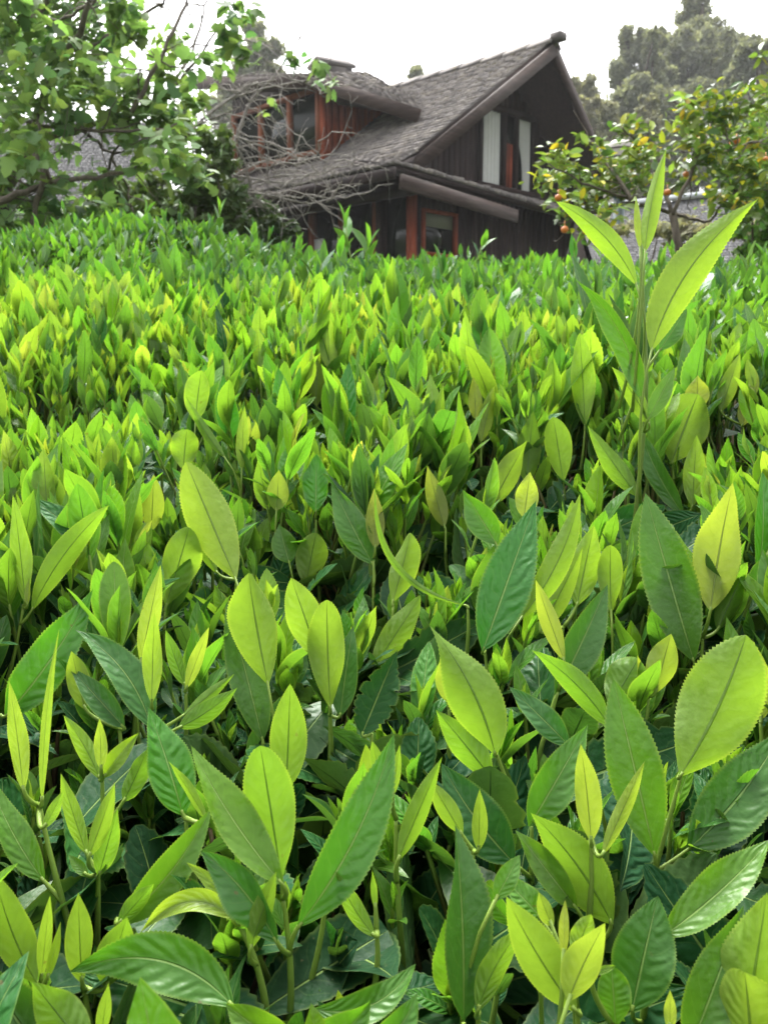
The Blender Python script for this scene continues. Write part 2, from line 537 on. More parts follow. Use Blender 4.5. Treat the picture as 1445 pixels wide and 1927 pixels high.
# main roof: left slope with flared foot, right slope
roof = MB()
shakes(roof, (-.02, -.02, 2.60), (-.02, 6.6, 2.66), (RX, -.06, RZ), (RX, 6.6, RZ + .12), 34, 56, .034, 1)
shakes(roof, (-.85, -.50, 2.27), (-.85, 6.6, 2.36), (0.05, -.10, 2.66), (0.05, 6.6, 2.72), 6, 40, .055, 2)
shakes(roof, (6.45, 6.6, 2.06), (6.45, -.02, 2.06), (RX, 6.6, RZ + .12), (RX, -.06, RZ), 24, 40, .05, 3)
ro = roof.build('roof', M['shake'], house, smooth=False)
b = MB()
b.slab([(-.02, 0.0, 2.59), (RX, -.04, RZ - .012), (RX, 6.55, RZ + .10), (-.02, 6.55, 2.64)], .10)
b.slab([(6.42, 0.0, 2.04), (6.42, 6.55, 2.04), (RX + .004, 6.55, RZ + .10), (RX + .004, -.04, RZ - .012)], .10)
b.slab([(-.82, -.48, 2.255), (-.024, -.10, 2.58), (-.024, 6.55, 2.63), (-.82, 6.55, 2.34)], .08)
b.build('soffit', M['wood_dark'], house, smooth=False)
b = MB()
for k in range(13):
    y0 = -.14 + k * .52
    for sg in (-1, 1):
        sl_ = .72 if sg < 0 else .95
        b.slab([(RX, y0, RZ + .075 + k * .009), (RX + sg * .17, y0, RZ + .072 - .17 * sl_ + k * .009), (RX + sg * .17, y0 + .50, RZ + .075 - .17 * sl_ + k * .009), (RX, y0 + .50, RZ + .078 + k * .009)][::1 if sg > 0 else -1], .045,
               (.5, .5, 1., random.random()))
b.box((RX, -.20, RZ + .03), (.20, .20, .12), None, (.5, .5, .2, .1))
b.build('ridge_cap', M['shake'], ro, smooth=False)
# barge boards on the gable verge
b = MB()
b.bar((-.05, -.10, 2.42), (RX, -.12, RZ - .16), .06, .19, (-.59, 0, .81), (0, 0, 0, .7))
b.build('bargeboard', M['fascia'], house, smooth=False)
b = MB()
b.bar((RX, -.115, RZ - .16), (6.42, -.10, 1.92), .06, .18, (.70, 0, .71), (0, 0, 0, .4))
b.build('bargeboard', M['fascia'], house, smooth=False)
# gable wall of vertical boards with window opening
def boards(mb, x0, x1, y, top, bot, wd=.14, gap=.008, th=.03, axis='x'):
    x = x0
    while x < x1 - .01:
        e = min(x + wd, x1)
        zt, zb = top((x + e) / 2), bot((x + e) / 2)
        if zt - zb > .03:
            c = ((x + e) / 2, y + random.uniform(-.006, .006), (zt + zb) / 2)
            sz = (e - x - gap, th, zt - zb)
            if axis == 'y':
                c, sz = (c[1], c[0], c[2]), (sz[1], sz[0], sz[2])
            mb.box(c, sz, None, (0, 0, 0, random.random()))
        x += wd
rooftop = lambda x: min(2.46 + .715 * x, RZ - .15 - (x - RX) * .95) if x > 0 else 2.3
b = MB()
boards(b, .15, 2.62, .92, rooftop, lambda x: -.8)
boards(b, 2.62, 4.30, .92, rooftop, lambda x: 4.06)
boards(b, 2.62, 4.30, .92, lambda x: 2.64, lambda x: -.8)
boards(b, 4.30, 6.2, .92, rooftop, lambda x: -.8)
b.box((3.2, .99, 1.0), (6., .04, 3.2), None, (0, 0, 0, 0))
b.build('gable_wall', M['wood_dark'], house, smooth=False)
# gable window
gw = MB()
for (x0, x1) in ((2.62, 2.70), (3.30, 3.37), (3.66, 3.73), (4.20, 4.30)):
    gw.box(((x0 + x1) / 2, .90, 3.35), (x1 - x0, .09, 1.42), None, (0, 0, 0, .4))
gw.box((3.46, .898, 4.03), (1.76, .10, .09), None, (0, 0, 0, .5))
gw.box((3.46, .89, 2.66), (1.84, .14, .08), None, (0, 0, 0, .9))
win = gw.build('window', M['wood_dark'], house, smooth=False)
b = MB()
b.box((3.46, 1.0, 3.34), (1.66, .012, 1.36))
b.build('pane', M['glass'], win, smooth=False)
def curtain(x0, x1, z0, z1, y, side=0):
    mb = MB()
    nx, nz = 40, 14
    V = []
    for a in range(nz + 1):
        q = a / nz
        for c in range(nx + 1):
            p = c / nx
            l, r_ = x0, x1
            if side:      # tied back towards the right
                l = x0 + (x1 - x0) * .55 * math.sin(min(1, (1 - q) * 1.25) * pi / 2) ** 1.3
            x = l + (r_ - l) * p
            V.append((x, y + .022 * sin(p * 38 + q * .8), z0 + (z1 - z0) * q))
    i, j = np.meshgrid(np.arange(nz), np.arange(nx), indexing='ij')
    mb.add(V, np.stack([i * (nx + 1) + j, i * (nx + 1) + j + 1, (i + 1) * (nx + 1) + j + 1, (i + 1) * (nx + 1) + j], -1).reshape(-1, 4))
    return mb.build('curtain', M['curtain'], win)
tag(curtain(2.71, 3.29, 2.72, 3.98, .955), 'straight white curtain')
tag(curtain(3.74, 4.19, 2.72, 3.98, .955, 1), 'white curtain drawn aside')
b = MB()
boards(b, 3.375, 3.655, .95, lambda x: 3.5, lambda x: 2.72, .07)
tag(b.build('shutter', M['wood_red'], win, smooth=False), 'reddish wooden panel')
# lower pent roof across the gable
pent = MB()
shakes(pent, (-.85, -.52, 2.27), (2.9, -.60, 2.06), (-.4, .9, 2.62), (2.9, .9, 2.60), 7, 30, .06, 5)
shakes(pent, (2.9, -.60, 2.06), (5.8, -.60, 1.98), (2.9, .9, 2.60), (5.8, .9, 2.55), 7, 24, .06, 6)
po = pent.build('pent_roof', M['shake'], house, smooth=False)
b = MB()
b.slab([(-.82, -.50, 2.25), (5.75, -.58, 1.96), (5.75, .88, 2.53), (-.4, .88, 2.59)], .06)
b.build('soffit', M['wood_dark'], house, smooth=False)
b = MB()
b.bar((-.84, -.60, 2.03), (1.75, -.66, 1.83), .06, .20, (0, 0, 1), (0, 0, 0, .9))
tag(b.build('fascia', M['fascia'], house, smooth=False), 'wide purplish brown fascia board')
b = MB()
b.bar((-.90, -.55, 2.14), (-.90, 6.6, 2.25), .05, .15, (0, 0, 1), (0, 0, 0, .1))
b.build('fascia', M['wood_dark'], house, smooth=False)
b = MB()
b.bar((-.05, -.45, 2.10), (-.05, 6.5, 2.14), .12, .16, (0, 0, 1), (0, 0, 0, .1))
b.build('beam', M['wood_dark'], house, smooth=False)
# lower storey: glazed wall on the left side, one window under the gable
b = MB()
b.box((.34, 5.0, .2), (.08, 4.4, 4.4), None, (0, 0, 0, .3))
b.box((.34, 1.5, .15), (.08, 2.6, 1.5), None, (0, 0, 0, .3))
b.box((.355, 3.4, 2.48), (.05, 6.4, .74), None, (0, 0, 0, .2))
b.box((.9, 3.6, .4), (.9, 6.0, 3.9), None, (0, 0, 0, 0))
b.build('side_wall', M['wood_dark'], house, smooth=False)
for y in (.29, 1.08, 1.93, 2.74):
    b = MB()
    b.box((.30, y, .85), (.13, .11, 2.75), None, (0, 0, 0, .5))
    b.build('post', M['wood_orange'] if y > .5 else M['wood_red'], house, smooth=False)
for y in (.68, 1.50, 2.33):
    b = MB()
    b.box((.36, y, 1.52), (.02, .74, 1.3))
    b.build('glass_panel', M['glass'], house, smooth=False)
b = MB()
boards(b, .38, .52, .31, lambda x: 2.2, lambda x: -.6)
boards(b, 1.36, 5.6, .31, lambda x: 2.2, lambda x: -.6)
boards(b, .52, 1.36, .31, lambda x: 1.22, lambda x: -.6)
boards(b, .52, 1.36, .31, lambda x: 2.2, lambda x: 1.93)
b.build('porch_wall', M['wood_dark'], house, smooth=False)  # dark boards here put the porch shade into the wall colour
b = MB()
for c, sz in (((.55, .29, 1.575), (.06, .08, .71)), ((1.33, .29, 1.575), (.06, .08, .71)), ((.94, .288, 1.905), (.72, .085, .05)), ((.94, .288, 1.245), (.72, .085, .05))):
    b.box(c, sz, None, (0, 0, 0, .5))
lw = b.build('window', M['wood_red'], house, smooth=False)
b = MB()
b.box((.94, .33, 1.575), (.74, .012, .68))
b.build('pane', M['glass'], lw, smooth=False)
b = MB()
b.box((.94, .315, 1.78), (.70, .012, .22))
b.build('blind', M['blind'], lw, smooth=False)
b = MB()
b.box((.28, 2.55, 1.2), (.03, .22, .9))
tag(b.build('curtain', M['curtain'], house, smooth=False), 'pale curtain edge behind the bare twigs')
# dormer on the left slope
droof = MB()
shakes(droof, (.18, 6.2, 5.06), (.30, 2.62, 4.36), (2.6, 6.2, 5.16), (2.3, 3.4, 4.98), 9, 22, .05, 9)
shakes(droof, (.30, 2.62, 4.36), (1.22, 1.05, 3.66), (2.3, 3.4, 4.98), (2.2, 2.2, 4.3), 9, 12, .05, 10)
dr = droof.build('dormer_roof', M['shake'], house, smooth=False)
b = MB()
b.slab([(.2, 6.2, 5.05), (.32, 2.64, 4.345), (1.24, 1.07, 3.645), (2.2, 2.2, 4.28), (2.3, 3.4, 4.96), (2.6, 6.2, 5.14)], .07)
b.bar((.27, 2.60, 4.25), (1.20, 1.00, 3.56), .05, .22, (0, 0, 1), (0, 0, 0, .8))
b.bar((.16, 6.2, 4.96), (.27, 2.58, 4.25), .05, .20, (0, 0, 1), (0, 0, 0, .6))
b.build('fascia', M['fascia'], dr, smooth=False)
b = MB()
b.bar((1.7, 4.4, 5.27), (2.5, 4.4, 5.36), .34, .07, (0, .4, .9), (.5, .5, 1, .9))
b.bar((1.7, 4.14, 5.27), (2.5, 4.14, 5.36), .30, .07, (0, -.5, .85), (.5, .5, .3, .1))
b.box((2.1, 4.25, 5.12), (.7, .40, .26), None, (.5, .5, .1, 0))
b.build('ridge_cap', M['shake'], dr, smooth=False)
b = MB()
boards(b, .50, 2.0, 2.74, lambda x: 4.12 + .12 * x, lambda x: 2.7 + .7 * x - .1, .15)
tag(b.build('dormer_cheek', M['wood_red'], house, smooth=False), 'red boarded dormer side')
b = MB()
b.box((.56, 4.1, 3.0), (.06, 2.7, .5), None, (0, 0, 0, .2))
b.box((.56, 4.1, 4.40), (.06, 2.7, .28), None, (0, 0, 0, .2))
b.box((1.9, 5.42, 4.0), (2.7, .05, 1.8), None, (0, 0, 0, .2))
b.build('dormer_wall', M['wood_dark'], house, smooth=False)
dw = MB()
for y in (2.80, 3.62, 4.5, 5.38):
    dw.box((.52, y, 3.72), (.09, .09, 1.12), None, (0, 0, 0, .7))
for z in (3.20, 4.24):
    dw.box((.523, 4.09, z), (.08, 2.6, .08), None, (0, 0, 0, .3))
dwo = dw.build('window', M['wood_orange'], house, smooth=False)
b = MB()
b.box((.58, 4.09, 3.73), (.012, 2.5, 1.05))
b.build('pane', M['glass'], dwo, smooth=False)
# ------------------------------------------------------------------ neighbouring low roofs
def low_shed(name, label, pts_ridge, pts_eave, D_r, D_e, mat, seed, flash=None):
    """a low shingled building: front roof slope through the ridge and eave, a back slope and walls to the ground"""
    r0, r1 = W(*pts_ridge[0], D_r[0]), W(*pts_ridge[1], D_r[1])
    e0, e1 = W(*pts_eave[0], D_e[0]), W(*pts_eave[1], D_e[1])
    e1[2] = e0[2] + (e1[2] - e0[2]) * .3
    base = (e0 + e1) / 2
    gz = float(ground_z(0, base[1]))
    t = empty(name, (base[0], base[1], gz))
    L = lambda p: np.array(p) - np.array([base[0], base[1], gz])
    r0, r1, e0, e1 = L(r0), L(r1), L(e0), L(e1)
    b0, b1 = r0 + (r0 - e0) * [1, 1, -1], r1 + (r1 - e1) * [1, 1, -1]
    mb = MB()
    shakes(mb, e0, e1, r0, r1, 34, 46, .010, seed)
    shakes(mb, b1, b0, r1, r0, 10, 16, .03, seed + 1)
    mb.build('roof', mat, t, smooth=False)
    mb = MB()
    i0, i1, j0, j1 = [q * [1, 1, 0] for q in (e0 * .92 + b0 * .08, e1 * .92 + b1 * .08, b1 * .92 + e1 * .08, b0 * .92 + e0 * .08)]
    zt = [(e0 * .92 + r0 * .08)[2] - .1, (e1 * .92 + r1 * .08)[2] - .1]
    zt += [zt[1], zt[0]]
    P = [i0, i1, j1 if False else j0, j1]
    lo = [p + [0, 0, -.6] for p in (i0, i1, j0, j1)]
    hi = [p + [0, 0, z] for p, z in zip((i0, i1, j0, j1), zt)]
    g0, g1 = (r0 + [0, 0, -.08]), (r1 + [0, 0, -.08])
    mb.add(np.array(lo + hi + [g0, g1]), [np.array([[0, 1, 5, 4], [1, 2, 6, 5], [2, 3, 7, 6], [3, 0, 4, 7]]), np.array([[4, 8, 7], [5, 6, 9]])])
    mb.build('wall', M['wood_dark'], t, smooth=False)
    if flash:
        mb = MB()
        mb.bar(r0 + [0, 0, .05], r1 + [0, 0, .05], .16, .05, (0, 0, 1))
        mb.build('ridge_flashing', M['white'], t, smooth=False)
    tag(t, label, 'shed')
    return t
low_shed('shingled_shed', 'low shed with grey shingle roof and white ridge flashing behind the citrus tree',
         [(1085, 402), (1560, 345)], [(1130, 540), (1700, 530)], (10.5, 10.9), (8.6, 8.6), M['shingle'], 31, True)
low_shed('shingled_shed', 'grey shingle roofed outbuilding half hidden behind the fig tree',
         [(-150, 215), (300, 232)], [(-150, 385), (330, 380)], (16.5, 16.5), (14.2, 14.2), M['shingle'], 35)

# pale round tank and painted pipe beside the shed
p = W(1165, 292, 12.5)
gz = float(ground_z(0, p[1]))
t = empty('water_tank', (p[0], p[1], gz))
b = MB()
hh = p[2] + .15 - gz
prof = [(.20, 0), (.20, hh - .10), (.19, hh - .02), (.13, hh + .04), (.0, hh + .05)]
k = 20
V = [(r * cos(a * 2 * pi / k), r * sin(a * 2 * pi / k), z) for r, z in prof for a in range(k)]
b.add(V, [np.array([[q * k + a, q * k + (a + 1) % k, (q + 1) * k + (a + 1) % k, (q + 1) * k + a] for q in range(len(prof) - 1) for a in range(k)])])
b.build('tank_body', M['pale'], t)
b = MB()
for z in (hh - .08, hh - .2, hh - .32):
    th = np.arange(25) * 2 * pi / 24
    b.tube(np.stack([.203 * np.cos(th), .203 * np.sin(th), np.full(25, z)], -1), .012, 5)
b.build('hoop', M['fascia'], t)
tag(t, 'pale banded round tank standing between the house and the shed', 'tank')
p = W(1165, 372, 10.0)
gz = float(ground_z(0, p[1]))
t = empty('vent_pipe', (p[0], p[1], gz))
b = MB()
b.tube([(0, 0, 0), (0, 0, (p[2] - gz) * .5), (0, 0, p[2] - gz)], .065, 12)
b.build('pipe', M['post'], t)
b = MB()
b.tube([(0, 0, p[2] - gz + .002), (0, 0, p[2] - gz + .04), (0, 0, p[2] - gz + .05)], [.085, .085, .04], 12)
b.build('cap', M['post'], t)
tag(t, 'dark painted pipe with a cap beside the shed roof', 'pipe')

# ------------------------------------------------------------------ trees
def scatter_cards(cl, n, size, light=(0., 1.), flat=.0, seed=0, shell=.55):
    """n small folded leaf clumps spread through ellipsoids cl = [(centre, radii)]: two tilted quads each"""
    r = np.random.default_rng(seed)
    sub = []
    for (c, R_) in cl:                       # each mass breaks up into smaller tufts
        m = 14
        d = nrm(r.normal(size=(m, 3)))
        q = np.array(c) + d * np.array(R_) * r.uniform(.35, 1.0, (m, 1))
        sub += [(q[i], np.array(R_) * r.uniform(.24, .46)) for i in range(m)]
    cl = sub
    vol = np.array([c[1][0] * c[1][1] * c[1][2] for c in cl]) ** .75
    w_ = r.choice(len(cl), n, p=vol / vol.sum())
    C = np.array([c[0] for c in cl])[w_]
    R = np.array([c[1] for c in cl])[w_]
    d = nrm(r.normal(size=(n, 3)))
    rad = np.where(r.random(n) < .7, r.uniform(shell, 1.05, n), r.random(n) ** .5)
    wob = 1 + .28 * (vnoise(d[:, 0] * 3 + w_ * 7.1, d[:, 2] * 3 + d[:, 1] * 2, seed) - .5) * 2
    P = C + d * R * (rad * wob)[:, None]
    nn = nrm(d * .5 + r.normal(size=(n, 3)) * .7 + [0, 0, .35])
    a = nrm(np.cross(nn, r.normal(size=(n, 3))))
    bb = np.cross(nn, a)
    s = size * r.uniform(.5, 1.4, n)[:, None]
    ti = (vnoise(w_ * 3.7 + P[:, 0] * .9 / size * .06, P[:, 2] * .9 / size * .06, seed + 5))
    v0, v1, v2, v3 = P - a * s, P + bb * s * .45 - nn * s * .12, P + a * s, P - bb * s * .45 - nn * s * .12
    V = np.stack([v0, v1, v2, v3], 1).reshape(-1, 3)
    F = np.arange(n * 4).reshape(-1, 4)
    lt = np.clip(light[0] + (light[1] - light[0]) * (.6 * ti + .4 * r.random(n)), 0, 1)
    col = np.stack([np.full(n, .5), np.full(n, .5), lt, r.random(n)], -1)
    return V, F, np.repeat(col, 4, 0)

def limbs(mb, a, b, r0, r1, n=6, jit=.08, seed=0, k=6):
    r = np.random.default_rng(seed)
    a, b = np.array(a, float), np.array(b, float)
    t = np.linspace(0, 1, n)[:, None]
    L = np.linalg.norm(b - a)
    P = a + (b - a) * t + np.cumsum(r.normal(size=(n, 3)), 0) * jit * L / n * np.sin(t * pi) ** .5
    mb.tube(P, np.linspace(r0, r1, n), k)
    return P

def far_tree(label, clumps, D, mat, n, size, trunk, seed, name='background_tree', light=(0, 1)):
    D, size = D * 2, size * 2
    """clumps in photo px: (u, v, ru, rv) at depth D (+ offset)"""
    base = W(*trunk, D)
    gz = float(ground_z(0, base[1]))
    t = empty(name, (base[0], base[1], gz))
    o = np.array([base[0], base[1], gz])
    cl = []
    r = np.random.default_rng(seed)
    for (u, v, ru, rv) in clumps:
        dd = D * r.uniform(.95, 1.05)
        cl.append((W(u, v, dd) - o, (ru / FPX * dd, (ru + rv) / 2 / FPX * dd, rv / FPX * dd)))
    mb = MB()
    mb.add(*scatter_cards(cl, n, size, light, seed=seed, shell=.4))
    mb.build('crown', mat, t, smooth=False)
    mb = MB()
    top = max((c[0] for c in cl), key=lambda c: c[2])
    P = limbs(mb, (0, 0, -.3), top, .008 * D, .002 * D, 9, .05, seed, 8)
    for k, c in enumerate(cl):
        q = P[min(len(P) - 2, 2 + k % 5)]
        limbs(mb, q, c[0], .003 * D, .0008 * D, 5, .1, seed + k, 5)
    mb.build('trunk', M['bark_dark'], t)
    tag(t, label, 'tree', 'trees behind the house')
    return t
far_tree('tallest grey green tree with ragged pointed top at right', [(1310, 30, 34, 40), (1300, 85, 62, 50), (1340, 90, 50, 55), (1275, 150, 85, 60), (1350, 150, 70, 60), (1260, 215, 95, 60), (1360, 215, 85, 60), (1320, 290, 120, 60), (1220, 280, 60, 50), (1330, 360, 130, 60), (1320, 8, 18, 22), (1345, 60, 34, 34), (1280, 75, 36, 34), (1390, 110, 40, 40), (1265, 110, 40, 36)],
         30, M['hazy_tree'], 90000, .085, (1310, 420), 41)
far_tree('dark grey green tree with rounded double top left of the tallest tree', [(1190, 92, 34, 38), (1230, 85, 26, 32), (1180, 140, 48, 40), (1230, 140, 40, 45), (1185, 200, 58, 50), (1215, 250, 50, 50), (1190, 300, 60, 60), (1180, 65, 10, 16), (1232, 62, 12, 14)],
         27, M['hazy_tree'], 55000, .080, (1195, 420), 42)
far_tree('pale olive bushy tree close to the right roof slope', [(1105, 175, 30, 28), (1120, 215, 38, 36), (1100, 240, 28, 40), (1130, 270, 40, 45), (1110, 320, 50, 50), (1085, 160, 12, 14)],
         24, M['olive'], 19000, .10, (1110, 420), 43)
far_tree('grey green tree cut by the right edge of the view', [(1425, 100, 40, 30), (1400, 130, 30, 30), (1460, 150, 60, 60), (1440, 220, 60, 60), (1470, 300, 70, 70)],
         25, M['hazy_tree'], 22000, .10, (1450, 420), 44)
far_tree('small conical olive tree in front of the tallest tree', [(1222, 195, 18, 18), (1215, 235, 32, 32), (1205, 290, 42, 45), (1210, 345, 45, 40)],
         20, M['olive'], 13000, .075, (1210, 420), 45, light=(0, .6))
far_tree('dark tree rising behind the dormer at the left', [(480, 60, 26, 24), (495, 95, 32, 30), (470, 130, 40, 40), (500, 160, 40, 40), (450, 210, 60, 60)],
         26, M['hazy_tree'], 17000, .10, (480, 420), 46)
far_tree('small tree top showing above the main ridge', [(785, 132, 13, 9), (790, 150, 20, 18), (780, 180, 25, 20)],
         30, M['hazy_tree'], 3500, .10, (785, 420), 47)

# lobed leaf template (x across, y along): five-lobed outline
LOB = np.array([(0, 0), (.20, .02), (.42, .16), (.30, .30), (.50, .52), (.26, .52), (.24, .74), (.0, 1.0), (-.24, .74), (-.26, .52), (-.50, .52), (-.30, .30), (-.42, .16), (-.20, .02)])
def lobed_leaves(P, d, nn, L, light, rnd, droop=.35):
    n = len(P)
    S = nrm(np.cross(d, nn))
    Nn = np.cross(S, d)
    k = len(LOB)
    c = np.vstack([LOB, [(0, .42)]])
    x, y = c[:, 0], c[:, 1]
    z = -.28 * x ** 2 * 2 - droop * y ** 2 + .10 * np.abs(x)
    V = P[:, None] + L[:, None, None] * (S[:, None] * x[None, :, None] + d[:, None] * y[None, :, None] + Nn[:, None] * z[None, :, None])
    f = np.array([[k, i, (i + 1) % k] for i in range(k)])
    F = (f[None] + (np.arange(n) * (k + 1))[:, None, None]).reshape(-1, 3)
    col = np.stack([np.full(n, .5), np.full(n, .5), light, rnd], -1)
    return V.reshape(-1, 3), F, np.repeat(col, k + 1, 0)

def leaf_clusters(clusters, Dm, jit, L0, seed, dens=1.0):
    """clusters: (u, v, r_px, n). returns points, directions, normals, lengths, lights, randoms"""
    r = np.random.default_rng(seed)
    P, lt = [], []
    for (u, v, rp, n) in clusters:
        n = int(n * dens)
        dd = Dm + r.uniform(-jit, jit)
        c = W(u, v, dd)
        q = r.normal(size=(n, 3)) * .52
        P.append(c + q * rp / FPX * dd * np.array([1, 1.1, 1]))
        lt.append(np.clip(r.uniform(.1, .9) + r.normal(size=n) * .25, 0, 1))
    P = np.vstack(P)
    n = len(P)
    d = nrm(r.normal(size=(n, 3)) * [1, 1, .6] + [0, 0, -.15])
    nn = nrm(r.normal(size=(n, 3)) * .55 + [0, -.15, .9])
    return P, d, nn, L0 * r.uniform(.55, 1.25, n), np.concatenate(lt), r.random(n)

# fig tree at the left
FD = 5.6
base = W(-150, 470, FD)
gz = float(ground_z(0, base[1]))
fig = empty('fig_tree', (base[0], base[1], gz))
tag(fig, 'spreading fig tree with lobed green leaves filling the upper left corner', 'tree')
fo = np.array([base[0], base[1], gz])
FW = lambda u, v, D=FD: W(u, v, D) - fo
tm = MB()
limbs(tm, (0, 0, -.2), FW(-60, 250), .13, .09, 7, .08, 1, 9)
limbs(tm, (0, .0, .3), FW(60, 260, 5.9), .10, .075, 7, .08, 2, 9)
tm.build('trunk', M['bark'], fig)
bm_ = MB()
branch_px = [([(-60, 250), (-10, 120), (60, 40), (120, -40)], .06, .02), ([(60, 262), (90, 160), (150, 60), (180, -30)], .05, .018),
             ([(-80, 400), (30, 370), (95, 345), (200, 330), (300, 300), (370, 240)], .035, .009), ([(60, 262), (150, 240), (260, 215), (340, 150), (410, 60)], .035, .008),
             ([(0, 190), (60, 232), (140, 245), (240, 250), (330, 235)], .022, .008), ([(250, 210), (300, 110), (345, 20), (360, -40)], .022, .009),
             ([(310, 180), (360, 110), (380, 40), (395, -30)], .016, .007), ([(130, 100), (220, 60), (300, 10), (330, -30)], .02, .008),
             ([(60, 260), (80, 330), (60, 420), (90, 470)], .03, .02), ([(150, 240), (210, 290), (240, 350), (255, 430)], .016, .008),
             ([(30, 40), (110, 38), (170, 10), (190, -20)], .018, .008), ([(95, 345), (80, 280), (70, 200), (100, 110)], .02, .009),
             ([(-40, 130), (60, 90), (140, 75), (230, 100)], .018, .006), ([(200, 330), (215, 280), (260, 190), (260, 130)], .014, .006)]
for k, (pp, r0, r1) in enumerate(branch_px):
    q = np.array([FW(u, v, FD + .35 * sin(k * 2.1 + m * .7)) for m, (u, v) in enumerate(pp)])
    tt = np.linspace(0, len(q) - 1, 4 * len(q))
    P = np.stack([np.interp(tt, np.arange(len(q)), q[:, a]) for a in range(3)], -1)
    P += rng.normal(size=P.shape) * .008
    bm_.tube(P, np.linspace(r0, r1, len(P)) * .75, 6)
    for m in range(7):
        a = P[rng.integers(3, len(P))]
        limbs(bm_, a, a + nrm(rng.normal(size=3) * [1, .6, .8] + [.2, 0, .3]) * rng.uniform(.15, .45), .006, .002, 5, .2, 100 + k * 10 + m, 4)
bm_.build('branches', M['bark'], fig)
fig_cl = [(20, 30, 70, 60), (90, 40, 60, 55), (160, 30, 60, 50), (230, 20, 40, 26), (30, 110, 70, 60), (110, 110, 60, 55), (190, 100, 55, 50), (250, 60, 30, 18),
          (60, 180, 70, 60), (140, 190, 60, 55), (220, 160, 55, 50), (290, 190, 45, 34), (320, 130, 36, 22), (240, 230, 50, 40), (170, 150, 40, 40),
          (10, 250, 60, 55), (60, 300, 40, 26), (20, 350, 60, 55), (90, 390, 50, 44), (40, 420, 50, 44), (130, 340, 34, 18), (150, 420, 40, 30), (300, 240, 45, 42),
          (330, 290, 45, 44), (370, 190, 34, 20), (345, 240, 30, 20), (200, 340, 32, 18), (220, 410, 40, 26), (270, 300, 30, 18), (120, 270, 26, 10), (365, 330, 34, 28),
          (310, 70, 20, 8), (350, 60, 18, 5), (380, 110, 22, 8), (440, 70, 34, 20), (455, 105, 24, 12), (420, 120, 24, 9), (555, 110, 16, 9), (600, 125, 12, 5), (622, 160, 12, 5), (505, 195, 14, 4), (470, 20, 16, 6), (-40, 200, 60, 40), (-60, 60, 70, 40), (-30, 330, 60, 40), (100, -20, 70, 40), (0, -30, 70, 40), (220, -25, 40, 20), (440, 5, 20, 7)]
P, d, nn, L, lt, rd = leaf_clusters(fig_cl, FD, .60, .098, 11, 1.75)
mb = MB()
mb.add(*lobed_leaves(P - fo, d, nn, L, lt, rd))
mb.build('crown', M['fig'], fig)

# bare grey twigs in front of the dormer
TD = 7.6
base = W(390, 430, TD)
gz = float(ground_z(0, base[1]))
shr = empty('bare_shrub', (base[0], base[1], gz))
so_ = np.array([base[0], base[1], gz])
tag(shr, 'leafless shrub with tangled grey arching twigs in front of the dormer', 'shrub')
SW = lambda u, v, D=TD: W(u, v, D) - so_
mb = MB()
main = [([(390, 520), (400, 400), (440, 270), (470, 190), (520, 140), (560, 80), (590, 30)], .022, .004), ([(395, 520), (380, 380), (340, 260), (400, 210), (470, 160), (520, 150)], .016, .005),
        ([(385, 500), (350, 330), (320, 230), (400, 240), (480, 270), (540, 290)], .016, .004), ([(440, 270), (460, 300), (480, 380), (500, 400)], .012, .004),
        ([(400, 400), (440, 330), (500, 300), (560, 310), (600, 290), (610, 240)], .012, .003), ([(400, 420), (460, 350), (520, 330), (600, 330), (640, 310)], .012, .003),
        ([(420, 360), (500, 365), (580, 385), (650, 365)], .010, .003), ([(440, 330), (530, 345), (600, 325), (650, 290)], .009, .003), ([(470, 190), (430, 150), (420, 100), (440, 60)], .010, .004), ([(340, 260), (420, 190), (500, 165), (580, 150), (600, 160)], .010, .003)]
r = np.random.default_rng(5)
for k, (pp, r0, r1) in enumerate(main):
    q = np.array([SW(u, v, TD + .3 * sin(k * 1.7 + m * .6)) for m, (u, v) in enumerate(pp)])
    tt = np.linspace(0, len(q) - 1, 5 * len(q))
    P = np.stack([np.interp(tt, np.arange(len(q)), q[:, a]) for a in range(3)], -1)
    P[1:-1] = (P[:-2] + P[1:-1] * 2 + P[2:]) / 4
    mb.tube(P, np.linspace(r0, r1, len(P)), 5)
    for m in range(14):
        a = P[r.integers(4, len(P) - 2)]
        L = r.uniform(.2, .75)
        dx = nrm(np.array([r.uniform(-.9, 1.1), r.uniform(-.5, .5), r.uniform(-.5, .8)]))
        t = np.linspace(0, 1, 9)[:, None]
        kur = r.uniform(-.5, .75)
        Q = a + dx * L * t + np.array([.25 * kur, 0, -1.]) * (t ** 2) * L * abs(kur) * .8 + np.cumsum(r.normal(size=(9, 3)), 0) * .020
        mb.tube(Q, np.linspace(.0062, .0020, 9), 4)
        for z in range(2):
            s0 = Q[r.integers(3, 8)]
            limbs(mb, s0, s0 + nrm(r.normal(size=3)) * r.uniform(.08, .3), .003, .0012, 5, .3, k * 100 + m * 3 + z, 3)
mb.build('branches', M['twig'], shr)

